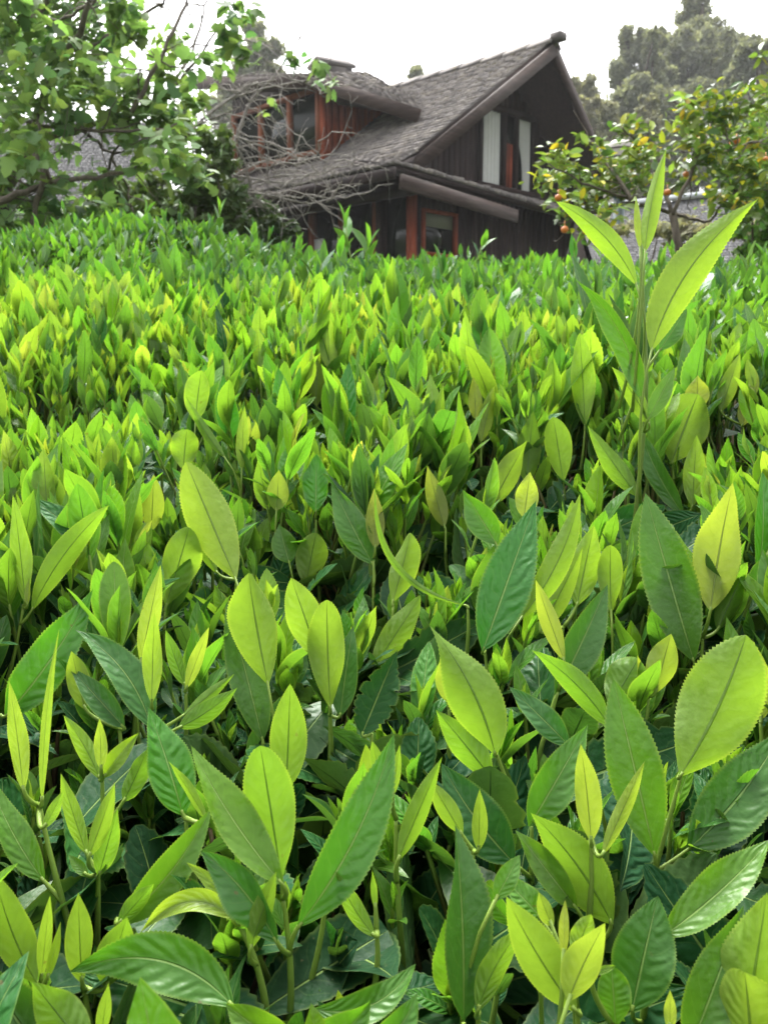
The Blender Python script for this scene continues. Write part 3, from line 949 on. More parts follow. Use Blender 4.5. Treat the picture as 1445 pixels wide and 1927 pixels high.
# leafy shrubs between the fig tree and the house
def shrub(label, clumps, D, mat, n, size, seed, light=(0, 1)):
    base = W(clumps[-1][0], 480, D)
    gz = float(ground_z(0, base[1]))
    o = np.array([base[0], base[1], gz])
    t = empty('leafy_shrub', tuple(o))
    cl = [(W(u, v, D + .3 * sin(u)) - o, (a / FPX * D, (a + b_) / 2 / FPX * D, b_ / FPX * D)) for (u, v, a, b_) in clumps]
    mb = MB()
    mb.add(*scatter_cards(cl, n, size, light, seed=seed, shell=.3))
    mb.build('crown', mat, t, smooth=False)
    mb = MB()
    for k, c in enumerate(cl):
        limbs(mb, (0.03 * k, 0, -.1), c[0], .02, .005, 6, .12, seed + k, 5)
    mb.build('stems', M['bark_dark'], t)
    tag(t, label, 'shrub', 'shrubs behind the hedge')
    return t
shrub('tall light green shrub under the grey twigs', [(400, 290, 40, 50), (370, 340, 60, 45), (430, 350, 50, 50), (390, 400, 80, 50)], 7.2, M['shrub'], 4200, .045, 61)
shrub('dark shrub in the shade behind the fig limbs', [(200, 400, 90, 50), (270, 380, 60, 50), (110, 440, 110, 40), (330, 420, 80, 40)], 7.0, M['shrub'], 4200, .05, 62, (.25, .95))
shrub('low dark shrub below the bare twigs', [(480, 400, 45, 35), (450, 440, 70, 40), (520, 430, 40, 30)], 7.8, M['shrub'], 2500, .045, 63, (0, .4))
shrub('feathery green shrub at the right edge of the view', [(1420, 300, 50, 60), (1440, 370, 60, 60), (1400, 340, 40, 40), (1430, 440, 60, 40)], 6.4, M['fern'], 3600, .04, 64)
shrub('brownish low shrub below the shed roof', [(1320, 440, 70, 26), (1240, 430, 60, 26), (1410, 440, 60, 30), (1150, 430, 40, 26)], 7.4, M['olive'], 2600, .035, 65)

# citrus tree with fruit at the right
CD = 4.9
base = W(1310, 520, CD)
gz = float(ground_z(0, base[1]))
co_ = np.array([base[0], base[1], gz])
cit = empty('citrus_tree', tuple(co_))
tag(cit, 'open citrus tree with glossy and yellowing leaves and small orange fruit', 'tree')
CW = lambda u, v, D=CD: W(u, v, D) - co_
mb = MB()
P = limbs(mb, (0, 0, -.1), CW(1265, 400), .035, .022, 6, .05, 3, 7)
mb.build('trunk', M['bark'], cit)
mb = MB()
for k, pp in enumerate([[(1265, 400), (1240, 330), (1200, 270), (1170, 240)], [(1265, 400), (1190, 380), (1110, 350), (1030, 310)], [(1265, 400), (1310, 300), (1340, 230), (1390, 190)],
                        [(1190, 380), (1130, 290), (1095, 250)], [(1190, 380), (1120, 400), (1050, 420)], [(1310, 300), (1380, 280), (1440, 260)], [(1310, 300), (1290, 240), (1280, 200)], [(1265, 400), (1330, 420), (1380, 360)]]):
    q = np.array([CW(u, v, CD + .25 * sin(k * 2 + m)) for m, (u, v) in enumerate(pp)])
    tt = np.linspace(0, len(q) - 1, 4 * len(q))
    P = np.stack([np.interp(tt, np.arange(len(q)), q[:, a]) for a in range(3)], -1) + rng.normal(size=(len(tt), 3)) * .006
    mb.tube(P, np.linspace(.013, .004, len(P)), 5)
    for m in range(8):
        a = P[rng.integers(2, len(P))]
        limbs(mb, a, a + nrm(rng.normal(size=3) + [0, 0, .3]) * rng.uniform(.08, .25), .004, .0015, 4, .2, 300 + k * 10 + m, 4)
mb.build('branches', M['bark'], cit)
cit_cl = [(1050, 300, 26, 22), (1030, 340, 26, 24), (1075, 330, 28, 24), (1110, 355, 34, 28), (1060, 395, 26, 20), (1105, 260, 14, 4), (1130, 285, 20, 10), (1180, 245, 22, 16), (1210, 265, 24, 18), (1195, 300, 26, 20), (1215, 330, 26, 18),
          (1150, 330, 32, 22), (1290, 210, 34, 28), (1340, 205, 36, 30), (1390, 200, 36, 30), (1430, 220, 32, 30), (1300, 260, 34, 26), (1350, 250, 36, 30), (1410, 270, 40, 34), (1330, 300, 36, 26), (1380, 320, 40, 32), (1290, 320, 26, 14),
          (1430, 330, 36, 28), (1350, 370, 34, 24), (1400, 390, 36, 28), (1165, 325, 26, 24), (1170, 350, 28, 24), (1140, 300, 14, 8), (1195, 285, 14, 8), (1240, 290, 22, 8), (1270, 350, 20, 9), (1100, 410, 30, 18), (1150, 400, 26, 12), (1440, 170, 26, 14), (1480, 250, 40, 30), (1490, 350, 40, 30), (1432, 100, 14, 4)]
def blade_set(P, d, nn, L, wr, age, rd, nv=4, nu=2, fold=.35):
    return leaf_blades(P, P + d * L[:, None] * .5 + nn * L[:, None] * .08, P + d * L[:, None], nn, L * wr, np.full(len(P), fold), np.full(len(P), .4), age, rd, nv, nu)
P, d, nn, L, lt, rd = leaf_clusters(cit_cl, CD, .35, .070, 12, 3.0)
P = np.vstack([P, [W(1092, 250, 4.4)]])
d = np.vstack([d, [nrm(np.array([.5, -.1, -.75]))]])
nn = np.vstack([nn, [nrm(np.array([-.3, -.8, .3]))]])
L, lt, rd = np.append(L, .07), np.append(lt, .9), np.append(rd, .6)
yel = np.random.default_rng(3).random(len(P)) < .12
yel[-1] = False
mb = MB()
mb.add(*blade_set(P[~yel] - co_, d[~yel], nn[~yel], L[~yel], .5, lt[~yel], rd[~yel]))
cc = mb.build('crown', M['citrus'], cit)
mb = MB()
mb.add(*blade_set(P[yel] - co_, d[yel], nn[yel], L[yel], .5, lt[yel], rd[yel]))
tag(mb.build('yellow_leaves', M['citrus_yellow'], cit), 'yellowing leaves among the green')
fr = MB()
V = []
nl, nm_ = 8, 12
for a in range(nl + 1):
    for c in range(nm_):
        z = -cos(a * pi / nl)
        rr = sin(a * pi / nl)
        V.append((rr * cos(c * 2 * pi / nm_), rr * sin(c * 2 * pi / nm_), z * .9 - (.08 if a == nl else 0)))
SPH = (np.array(V), np.array([[a * nm_ + c, a * nm_ + (c + 1) % nm_, (a + 1) * nm_ + (c + 1) % nm_, (a + 1) * nm_ + c] for a in range(nl) for c in range(nm_)]))
for k, (u, v, rp) in enumerate([(1062, 432, 10), (1075, 403, 8), (1050, 372, 9), (1212, 298, 7), (1312, 252, 8), (1385, 265, 9), (1372, 282, 9), (1255, 362, 9), (1290, 328, 8), (1100, 436, 6), (1440, 300, 8)]):
    dd = CD - .15
    rp *= .75
    mb = MB()
    mb.add(SPH[0] * rp / FPX * dd + CW(u, v, dd), SPH[1])
    mb.tube([CW(u, v, dd) + [0, 0, rp / FPX * dd * .8], CW(u, v - rp * 2.2, dd + .02)], .002, 4)
    mb.build('fruit', M['orange'], cit)

# ------------------------------------------------------------------ tea hedges
BY = np.array([-.6, .0, .28, .34, .41, .50, .73, .95, 1.32, 1.75, 2.5, 3.32, 4.5])
BZ = np.array([-.30, -.27, -.248, -.239, -.22, -.20, -.146, -.08, -.012, .062, .165, .275, .42])
def top_z(x, y):
    """height (world) of the plucked table of the hedges: the level from which shoots rise"""
    z = CAMZ + np.interp(y, BY, BZ)
    z = z + .17 * np.exp(-((x + .95) / .55) ** 2 - ((y - 3.15) / .5) ** 2)          # mound at the back left
    z = z - .045 * np.exp(-((x + .36) / .16) ** 2 - ((y - 1.05) / .22) ** 2)        # hollow where shoots were picked
    return z + (vnoise(x * 5, y * 5, 4) - .5) * .03
def near_end(x):
    return np.interp(x, [-1.2, -.3, .1, .33, .5, .9], [2.0, 1.80, 1.55, 1.24, 1.0, .95])
def far_start(x):
    return near_end(x) + np.interp(x, [-1., 0., .3, .6], [.04, .12, .34, .46])

def shoot_leaves(x, y, z, h, sc, spread, age0, seed, nleaf=5):
    """arrays for bud + leaves on upright shoots"""
    r = np.random.default_rng(seed)
    n = len(x)
    axis = nrm(np.stack([r.normal(size=n) * .20, r.normal(size=n) * .20, np.ones(n)], -1))
    base = np.stack([x, y, z], -1)
    az0 = r.uniform(0, 2 * pi, n)
    out = []
    fr_ = [1.0, .97, .84, .62, .36, .15]
    Ls = [.030, .044, .058, .064, .060, .050]
    an = [.05, .20, .42, .62, .90, 1.15]
    for k in range(nleaf):
        P0 = base + axis * (h * fr_[k])[:, None]
        az = az0 + k * 2.4 + r.normal(size=n) * .3
        rad = np.stack([np.cos(az), np.sin(az), np.zeros(n)], -1)
        rad = nrm(rad - axis * np.sum(rad * axis, 1, keepdims=True))
        al = np.clip(an[k] * spread * r.uniform(.6, 1.35, n), .02, 1.5)
        L = Ls[k] * sc * r.uniform(.75, 1.2, n)
        d0 = axis * np.cos(al * .6)[:, None] + rad * np.sin(al * .6)[:, None]
        d1 = axis * np.cos(al * 1.15)[:, None] + rad * np.sin(al * 1.15)[:, None]
        P1 = P0 + d0 * L[:, None] * .5
        P2 = P1 + d1 * L[:, None] * .5
        N = -rad * np.cos(al)[:, None] + axis * np.sin(al)[:, None]
        if k == 0:
            wd, fold, bl = L * .20, np.full(n, 1.15), np.full(n, .2)
        else:
            wd = L * r.uniform(.28, .40, n)
            fold = np.clip(r.normal(size=n) * .18 + (.55 if k == 1 else .28), .05, 1.)
            bl = np.clip(r.normal(size=n) * .22 + .18, 0, 1)
        age = np.clip(age0 + k * .07 + (.10 * (k - 2) if k > 2 else 0.) * (r.random(n) < .4) + r.normal(size=n) * .06, 0, 1)
        out.append(dict(P0=P0, P1=P1, P2=P2, N=N, Wd=wd, fold=fold, blunt=bl, age=age, rnd=r.random(n), wave=np.full(n, .05) * r.random(n), twist=r.normal(size=n) * .25))
    return base, axis, out

def cat(ls, mask=None):
    return {k: np.concatenate([l[k] if mask is None else l[k][mask] for l in ls]) for k in ls[0]}

def hexgrid(x0, x1, y0, y1, sp, seed):
    r = np.random.default_rng(seed)
    xs, ys = np.meshgrid(np.arange(x0, x1, sp), np.arange(y0, y1, sp * .87))
    xs = xs + (np.arange(xs.shape[0]) % 2)[:, None] * sp / 2
    xs, ys = xs.ravel(), ys.ravel()
    return xs + r.normal(size=len(xs)) * sp * .3, ys + r.normal(size=len(xs)) * sp * .3

# --- the large shoots one can tell apart: (base px, tip px, width px, side seen, age, options); sides: 1 upper, -1 under
DV = ([475, 560, 650, 800, 900, 1000, 1150, 1300, 1500, 1720, 1950], [3.2, 1.75, 1.32, .95, .84, .74, .62, .53, .44, .375, .32])
def depth_at(v):
    return float(np.interp(v, *DV))
HERO = [
 # stem px (top..down), leaves back to front, optional depth
 ([(533, 1690), (545, 1780), (550, 1900)], [((530, 1655), (490, 1405), 108, -1, .24, dict(blunt=.9)), ((560, 1745), (745, 1372), 112, 1, .47, dict(bow=-.06)),
    ((533, 1665), (357, 1398), 92, 1, .30, dict(bow=.05, fold=.4)), ((522, 1775), (377, 1600), 88, 1, .55, dict(bow=-.10, roll=.5))], .372),
 ([(622, 1650), (600, 1790), (573, 1890)], [((622, 1650), (632, 1560), 20, -1, .3, {})], .385),
 ([(708, 1750), (712, 1800), (700, 1900)], [((707, 1712), (700, 1637), 16, -1, .2, {}), ((708, 1765), (632, 1640), 40, -1, .22, dict(bow=.05))], .375),
 ([(445, 1730), (480, 1800), (508, 1915)], [((465, 1770), (350, 1622), 34, 1, .15, dict(bow=-.1)), ((450, 1735), (262, 1757), 56, 1, .10, dict(bow=-.28, fold=.6)), ((470, 1790), (520, 1640), 50, -1, .2, {})], .365),
 ([(445, 1905), (470, 1960)], [((440, 1895), (124, 1830), 118, 1, .42, dict(bow=-.20, blunt=.1, fold=.25))], .335),
 ([(590, 1900), (570, 1960)], [((590, 1898), (784, 1812), 70, 1, .42, dict(bow=-.20))], .338),
 ([(560, 2000), (560, 2040)], [((560, 1990), (424, 1888), 90, 1, .3, {}), ((560, 1995), (700, 1880), 100, 1, .35, dict(bow=-.1)), ((600, 1990), (585, 1886), 50, 1, .3, {}), ((690, 1990), (785, 1868), 80, 1, .45, dict(bow=-.1))], .318),
 ([(75, 1515), (95, 1610), (130, 1740), (155, 1830)], [((85, 1660), (-25, 1450), 66, 1, .36, dict(bow=.05)), ((80, 1510), (112, 1185), 20, -1, .12, dict(bow=.03)), ((45, 1490), (18, 1282), 40, -1, .10, {}), ((82, 1560), (120, 1488), 26, -1, .2, {})], .40),
 ([(45, 1140), (25, 1250), (-10, 1350)], [((60, 1150), (205, 952), 56, -1, .24, dict(bow=.06)), ((48, 1135), (25, 932), 40, -1, .18, {}), ((52, 1140), (56, 1085), 12, 1, .1, {})], .60),
 ([(0, 1345), (-20, 1420)], [((10, 1350), (178, 1105), 98, 1, .40, dict(bow=-.05, puff=.9))], .515),
 ([(186, 1640), (184, 1720)], [((165, 1610), (115, 1455), 36, -1, .16, {}), ((166, 1650), (129, 1608), 24, 1, .35, {}), ((186, 1650), (222, 1522), 48, -1, .26, {}), ((166, 1615), (217, 1473), 44, -1, .20, dict(fold=.6))], .405),
 ([(222, 1730), (210, 1800)], [((225, 1740), (402, 1515), 84, 1, .36, dict(bow=-.06)), ((222, 1740), (290, 1663), 40, -1, .25, {})], .385),
 ([(75, 1850), (85, 1900)], [((70, 1850), (-10, 1640), 78, -1, .24, dict(bow=.05)), ((78, 1845), (95, 1685), 30, -1, .13, {}), ((88, 1845), (115, 1733), 20, 1, .2, {})], .35),
 ([(160, 1860), (165, 1910)], [((200, 1860), (240, 1725), 78, -1, .26, {}), ((155, 1850), (148, 1680), 58, -1, .22, {})], .355),
 ([(120, 1980), (120, 2020)], [((90, 2000), (-40, 1815), 130, 1, .55, {}), ((170, 1980), (62, 1848), 92, -1, .24, {}), ((190, 1960), (205, 1850), 30, -1, .2, {})], .325),
 ([(193, 1462), (195, 1560)], [((232, 1510), (278, 1408), 46, -1, .27, {}), ((190, 1468), (120, 1346), 40, -1, .18, dict(bow=-.05)), ((194, 1464), (263, 1378), 42, 1, .22, dict(fold=.5)), ((191, 1450), (188, 1352), 28, -1, .10, {})], .45),
 ([(350, 1540), (355, 1620)], [((345, 1535), (278, 1328), 98, 1, .43, dict(puff=.9)), ((390, 1545), (318, 1433), 24, -1, .2, {})], .43),
 ([(495, 1400), (495, 1480)], [((495, 1395), (425, 1130), 84, 1, .52, {}), ((505, 1290), (468, 1080), 108, -1, .22, dict(blunt=.95))], .53),
 ([(620, 1345), (622, 1420)], [((640, 1350), (665, 1175), 60, 1, .6, {}), ((602, 1245), (548, 1088), 78, -1, .16, dict(blunt=.5)), ((622, 1335), (615, 1130), 84, -1, .18, dict(blunt=.9))], .545),
 ([(545, 1490), (540, 1560)], [((538, 1490), (546, 1287), 80, -1, .2, dict(blunt=.3))], .475),
 ([(445, 1090), (440, 1150)], [((410, 1080), (345, 965), 30, -1, .25, {}), ((445, 1092), (350, 868), 104, -1, .14, dict(blunt=.7, dD=-.03, lean=.02, roll=0.)), ((420, 985), (322, 878), 40, 1, .5, dict(dD=.05))], .68),
 ([(310, 1150), (310, 1200)], [((312, 1142), (356, 993), 84, -1, .2, dict(blunt=.95))], .65),
 ([(285, 1005), (285, 1060)], [((285, 1000), (290, 893), 48, -1, .10, {})], .76),
 ([(288, 1330), (288, 1400)], [((340, 1350), (442, 1268), 26, -1, .3, {}), ((335, 1370), (447, 1294), 46, -1, .26, dict(bow=-.05)), ((286, 1372), (140, 1183), 80, 1, .58, dict(bow=-.12)), ((286, 1325), (291, 1153), 42, -1, .15, {})], .50),
 ([(350, 1300), (352, 1380)], [((350, 1292), (312, 1185), 32, -1, .26, {}), ((350, 1298), (394, 1180), 30, -1, .08, {})], .525),
 ([(225, 1370), (230, 1420)], [((160, 1335), (135, 1225), 50, -1, .12, {}), ((235, 1370), (130, 1253), 58, 1, .6, {}), ((265, 1245), (303, 1063), 42, -1, .08, dict(dD=.03))], .50),
 ([(703, 1050), (702, 1240)], [((702, 1062), (622, 907), 66, 1, .45, {}), ((706, 1032), (704, 918), 40, -1, .03, {})], .70),
 ([(740, 1140), (735, 1220)], [((738, 1135), (772, 1003), 68, -1, .22, dict(blunt=.95)), ((700, 1262), (791, 1120), 62, -1, .18, dict(blunt=.4))], .63),
 ([(880, 1145), (882, 1200)], [((880, 1140), (708, 912), 15, -1, .30, dict(bow=.27, rec=.02))], .62),
 ([(912, 1225), (920, 1300)], [((935, 1025), (870, 920), 66, 1, .42, dict(dD=.05)), ((985, 975), (997, 888), 50, -1, .06, dict(dD=.06)), ((978, 1165), (1090, 930), 58, -1, .24, dict(bow=-.08)), ((908, 1225), (1010, 937), 108, 1, .56, dict(puff=1.))], .60),
 ([(838, 995), (838, 1060)], [((836, 992), (804, 876), 42, -1, .06, {})], .76),
 ([(933, 1415), (960, 1490), (988, 1560)], [((925, 1465), (820, 1336), 68, -1, .25, {}), ((932, 1422), (808, 1178), 116, -1, .24, dict(bow=-.08))], .475),
 ([(1050, 1300), (1030, 1370), (1012, 1420)], [((1045, 1310), (1144, 1097), 82, 1, .56, dict(fold=.35)), ((1062, 1245), (1008, 1092), 44, -1, .06, dict(fold=.5))], .545),
 ([(1150, 1375), (1155, 1440)], [((1150, 1372), (1000, 1224), 56, -1, .28, dict(bow=-.08))], .50),
 ([(1060, 1180), (1050, 1240)], [((1085, 1140), (1117, 988), 68, -1, .15, {}), ((1015, 1190), (1097, 1028), 52, -1, .18, {}), ((1150, 1155), (1148, 1026), 52, -1, .22, dict(blunt=.95))], .62),
 ([(1322, 1200), (1318, 1260)], [((1350, 1185), (1402, 1070), 56, -1, .3, {}), ((1305, 1245), (1212, 922), 112, 1, .46, dict(puff=1.1, blunt=.3)), ((1336, 1150), (1378, 910), 96, -1, .06, dict(blunt=.2))], .585),
 ([(1283, 1452), (1250, 1570), (1215, 1695)], [((1292, 1600), (1475, 1370), 128, 1, .50, dict(bow=-.05)), ((1232, 1612), (1152, 1272), 116, 1, .38, dict(blunt=.4)), ((1278, 1462), (1402, 1197), 168, -1, .20, dict(blunt=.75, bow=-.04))], .445),
 ([(1000, 1555), (1000, 1620)], [((995, 1555), (1107, 1360), 88, 1, .42, {}), ((968, 1625), (828, 1433), 112, 1, .68, dict(bow=.05)), ((1072, 1405), (956, 1291), 58, 1, .62, dict(dD=.03))], .435),
 ([(1112, 1580), (1112, 1650), (1108, 1740)], [((1152, 1740), (998, 1530), 108, -1, .24, dict(bow=-.06)), ((1085, 1710), (967, 1560), 66, 1, .38, dict(fold=.5)), ((1132, 1612), (1212, 1433), 36, -1, .10, dict(fold=.5)), ((1112, 1585), (1092, 1400), 56, -1, .08, {})], .405),
 ([(872, 1925), (875, 1960)], [((872, 1920), (856, 1545), 118, 1, .58, dict(blunt=.35))], .352),
 ([(1240, 1770), (1220, 1830)], [((1242, 1765), (1450, 1578), 96, 1, .34, dict(bow=-.04)), ((1188, 1905), (1238, 1683), 128, 1, .54, dict(blunt=.3, fold=.2))], .362),
 ([(1085, 1900), (1090, 1960)], [((1040, 1745), (1013, 1678), 34, -1, .12, {}), ((1080, 1800), (1112, 1720), 50, -1, .14, {}), ((1085, 1905), (953, 1688), 100, -1, .19, dict(bow=.04)), ((1060, 1800), (1063, 1692), 22, 1, .06, {}), ((1068, 1885), (1138, 1737), 78, -1, .09, dict(blunt=.2))], .342),
 ([(1155, 1935), (1155, 1980)], [((1158, 1935), (1150, 1818), 74, 1, .4, dict(blunt=.9)), ((1112, 1832), (1158, 1817), 16, 1, .2, {})], .335),
 ([(900, 1905), (900, 1960)], [((965, 1745), (848, 1640), 50, 1, .38, dict(bow=-.06)), ((1020, 1730), (942, 1648), 60, 1, .36, {}), ((930, 1695), (978, 1608), 46, 1, .43, {}), ((898, 1905), (982, 1748), 58, -1, .2, dict(bow=.06))], .362),
 ([(1390, 1990), (1390, 2030)], [((1295, 1980), (1400, 1700), 110, 1, .45, {}), ((1390, 2000), (1442, 1682), 165, -1, .16, dict(blunt=.2)), ((1415, 2010), (1400, 1830), 160, -1, .10, dict(blunt=.8)), ((1260, 1940), (1260, 1862), 26, -1, .06, {})], .325),
 ([(745, 1540), (745, 1640), (757, 1800)], [((720, 1480), (700, 1395), 30, -1, .25, {}), ((748, 1620), (832, 1424), 54, -1, .26, dict(fold=.6)), ((738, 1500), (752, 1400), 22, -1, .2, {})], .41),
 ([(890, 1600), (890, 1680)], [((870, 1572), (808, 1467), 44, -1, .2, {}), ((900, 1602), (902, 1484), 34, -1, .16, {})], .42),
 ([(845, 1330), (845, 1400)], [((848, 1335), (876, 1284), 40, -1, .1, {}), ((842, 1322), (828, 1238), 32, -1, .08, {})], .52),
 ([(700, 1380), (700, 1440)], [((680, 1385), (748, 1222), 88, 1, .80, dict(torn=.3))], .51),
 ([(1220, 1310), (1215, 1380)], [((1145, 1330), (1200, 1240), 92, -1, .26, dict(blunt=.9)), ((1232, 1305), (1262, 1193), 66, -1, .1, {})], .535),
 ([(1430, 1360), (1435, 1420)], [((1432, 1355), (1422, 1218), 56, -1, .06, {})], .49),
 ([(1100, 810), (1095, 870)], [((1100, 803), (1090, 627), 52, -1, .2, dict(blunt=.6)), ((1060, 908), (1040, 785), 58, -1, .22, dict(blunt=.9, dD=-.06)), ((990, 910), (1003, 774), 62, -1, .26, dict(dD=-.05)), ((925, 950), (992, 828), 56, -1, .2, dict(dD=-.07))], .93),
 ([(905, 835), (905, 890)], [((895, 790), (890, 708), 30, -1, .06, {}), ((905, 832), (930, 726), 36, -1, .1, {})], .92),
 ([(1265, 870), (1268, 930)], [((1312, 770), (1312, 706), 50, -1, .03, {}), ((1262, 872), (1312, 742), 118, -1, .22, dict(blunt=1.0))], .86),
 ([(1285, 975), (1285, 1030)], [((1200, 935), (1105, 800), 46, -1, .24, {}), ((1285, 968), (1198, 790), 46, 1, .5, dict(bow=.05)), ((1302, 955), (1310, 820), 46, -1, .15, {})], .82),
 ([(1395, 800), (1395, 860)], [((1355, 775), (1392, 663), 38, -1, .15, {}), ((1396, 802), (1411, 727), 32, -1, .03, {})], .96),
 ([(1205, 440), (1210, 560), (1216, 700), (1214, 790)], [((1240, 660), (1292, 580), 42, 1, .5, {}), ((1222, 800), (1150, 690), 40, -1, .24, dict(bow=-.06)), ((1218, 790), (1270, 690), 38, 1, .36, {}), ((1205, 752), (1078, 520), 52, 1, .42, dict(bow=-.14, roll=.5)), ((1198, 538), (1046, 380), 48, -1, .2, dict(bow=-.12)),
    ((1225, 660), (1424, 377), 88, -1, .2, dict(bow=.10)), ((1204, 470), (1196, 368), 15, 1, .1, {}), ((1213, 475), (1254, 277), 42, -1, .16, dict(bow=.05))], .74),
 ([(365, 895), (368, 940)], [((345, 885), (352, 808), 62, -1, .2, dict(blunt=.95)), ((368, 795), (380, 697), 56, -1, .2, dict(blunt=.8, dD=.05)), ((455, 885), (461, 764), 26, -1, .12, {}), ((425, 862), (350, 744), 24, -1, .26, dict(bow=.05))], .87),
 ([(595, 975), (595, 1020)], [((520, 962), (525, 884), 46, -1, .1, {}), ((595, 965), (596, 853), 56, 1, .42, dict(puff=1.)), ((545, 1060), (525, 985), 56, 1, .42, {}), ((575, 1105), (595, 1003), 66, -1, .2, dict(blunt=.9))], .76),
 ([(620, 700), (620, 740)], [((620, 695), (616, 588), 40, -1, .18, {}), ((595, 765), (598, 668), 36, -1, .18, {}), ((490, 705), (484, 612), 34, -1, .16, {})], 1.15),
]
near = empty('tea_hedge', (0, .9, 0))
NOFF = np.array([0, .9, 0.])
tag(near, 'near tea hedge covered in upright bright green shoots and toothed leaves', 'hedge', 'tea hedges')

hero_seg = []
def hero_blade(b0, t0, wpx, side, age, o, D, k):
    D = D + o.get('dD', 0.) - .006 * k
    P0, P2 = W(*b0, D), W(*t0, D)
    L = np.linalg.norm(P2 - P0)
    view = nrm((P0 + P2) / 2 - np.array([0, 0, CAMZ]))
    lean = o.get('lean', .16 if side > 0 else -.10)
    P2 = P2 + view * lean * L
    ax = nrm(P2 - P0)
    sd = nrm(np.cross(ax, view))            # right of the axis as seen in the picture
    P1 = (P0 + P2) / 2 + sd * o.get('bow', 0.) * 1.6 * L
    roll = o.get('roll', rng.normal() * .17)
    N = (-view * cos(roll) + sd * sin(roll)) * side
    P1 = P1 + N * o.get('rec', rng.uniform(.03, .11)) * L
    wm = wpx / FPX * D * .89 / max(.6, cos(roll))
    hero_seg.append((b0, t0, D))
    f = lambda x: np.array([x], float)
    return dict(P0=P0[None] - NOFF, P1=P1[None] - NOFF, P2=P2[None] - NOFF, N=N[None], Wd=f(wm), fold=f(o.get('fold', abs(rng.normal() * .14) + .22)), blunt=f(o['blunt'] * .78 if 'blunt' in o else .12 + rng.normal() * .1).clip(0, 1),
                age=f(age), rnd=f(o['puff'] if 'puff' in o and o['puff'] <= 1 else rng.random() * .6), wave=f(.07 * rng.random() + .02), twist=f(rng.normal() * .45), torn=f(o.get('torn', 0.)))
nshoot = 0
def finish_shoot(stem, leaves):
    global nshoot
    nshoot += 1
    so2 = stem.build('shoot', M['stem'], near)
    for l in leaves:
        mb = MB()
        mb.add(*leaf_blades(nv=84, nu=8, teeth=1, **l))
        mb.build('leaf', M['tea'], so2)
    return so2
for stem_px, lv, D in HERO:
    lvs = [hero_blade(*l, D, k) for k, l in enumerate(lv)]
    P = [W(u, v, D) - NOFF for (u, v) in stem_px]
    P.append(P[-1] + np.array([rng.normal() * .015, .02, -.16]))
    P = np.array(P)
    tt = np.linspace(0, len(P) - 1, 5 * len(P))
    Q = np.stack([np.interp(tt, np.arange(len(P)), P[:, a]) for a in range(3)], -1)
    for _ in range(4):
        Q[1:-1] = (Q[:-2] + 2 * Q[1:-1] + Q[2:]) / 4
    long_ = min(1., len(stem_px) / 3)
    stem = MB()
    cols = np.zeros((len(Q), 4))
    cols[:, 2] = np.linspace(.05, .45, len(Q)) * (1 if D > .34 else .8)
    cols[:, 3] = .5
    stem.tube(Q, np.linspace(.0009, .0021, len(Q)), 8, np.repeat(cols, 8, 0))
    for l in lvs:
        b0 = l['P0'][0]
        dl = nrm((l['P1'] - l['P0'])[0])
        dist = np.linalg.norm(Q - (b0 - [0, 0, .014]), axis=1)
        q = Q[min(len(Q) - 1, int(np.argmin(dist)))]
        if b0[2] > Q[0][2] - .002:
            q = Q[0]
        g = np.linalg.norm(q - b0)
        if g > .0015:
            c = b0 - dl * min(g * .4, .005)
            if g > .03:                     # a leaf on a shoot of its own
                q = b0 + np.array([rng.normal() * .008, .012, -.13])
                c = b0 - dl * .05
            tq = np.linspace(0, 1, 7)[:, None]
            stem.tube((1 - tq) ** 2 * q + 2 * tq * (1 - tq) * c + tq ** 2 * (b0 + dl * .003), np.linspace(.0014, .0008, 7), 6, (0, 0, .12, .5))
    sh_ = finish_shoot(stem, lvs)
    if stem_px[0] == (1205, 440):
        tag(sh_, 'tall single shoot rising high above the hedge in front of the house')

# --- procedural shoots of the near hedge
hs_ = np.array([(*a, *b_, d_) for a, b_, d_ in hero_seg])
def hidden_by(P, h):
    """True where a shoot at P would stand in front of one of the large leaves"""
    u, v, D = project(P + np.stack([np.zeros(len(P)), np.zeros(len(P)), h], -1))
    bad = np.zeros(len(P), bool)
    for a0, a1, b0, b1, d_ in hs_:
        ax, ay = b0 - a0, b1 - a1
        t = np.clip(((u - a0) * ax + (v - a1) * ay) / (ax * ax + ay * ay), 0, 1)
        dist = np.hypot(u - a0 - t * ax, v - a1 - t * ay)
        Lp = math.hypot(ax, ay)
        bad |= (dist < .15 * Lp + 4 + .016 * FPX / np.maximum(D, .15)) & (D < d_ + .004)
    return bad

x, y = hexgrid(-1.7, 1.7, -.35, 2.05, .0255, 21)
x2, y2 = hexgrid(-1.4, 1.4, -.30, 2.05, .029, 25)      # an under-storey of smaller shoots
under = np.concatenate([np.zeros(len(x), bool), np.ones(len(x2), bool)])
x, y = np.concatenate([x, x2]), np.concatenate([y, y2])
r = np.random.default_rng(22)
lat = .46 * y + .75
keep = (r.random(len(x)) < np.where(np.abs(x) < .46 * y + .3, 1., .6)) & (np.abs(x) < lat) & (y < near_end(x) + r.normal(size=len(x)) * .03) & (np.abs(x) < 1.45)
hol = np.exp(-((x + .36) / .17) ** 2 - ((y - 1.05) / .24) ** 2)
keep &= r.random(len(x)) > hol * .75
keep &= r.random(len(x)) < np.where(y < .55, .85, np.where(y < .85, .9, 1.))
x, y = x[keep], y[keep]
n = len(x)
hol = hol[keep]
under = under[keep]
hh = np.interp(y, [.2, .5, .8, 1.2, 2.], [.030, .038, .050, .055, .055]) * r.uniform(.5, 1.45, n) * (1 - .5 * hol)
tall = r.random(n) < .05
hh = np.where(tall & (y > .8), hh * 1.6, hh)
yel = vnoise(x * 3.1, y * 3.1, 9)
band = np.exp(-((y - 1.25) / .42) ** 2)
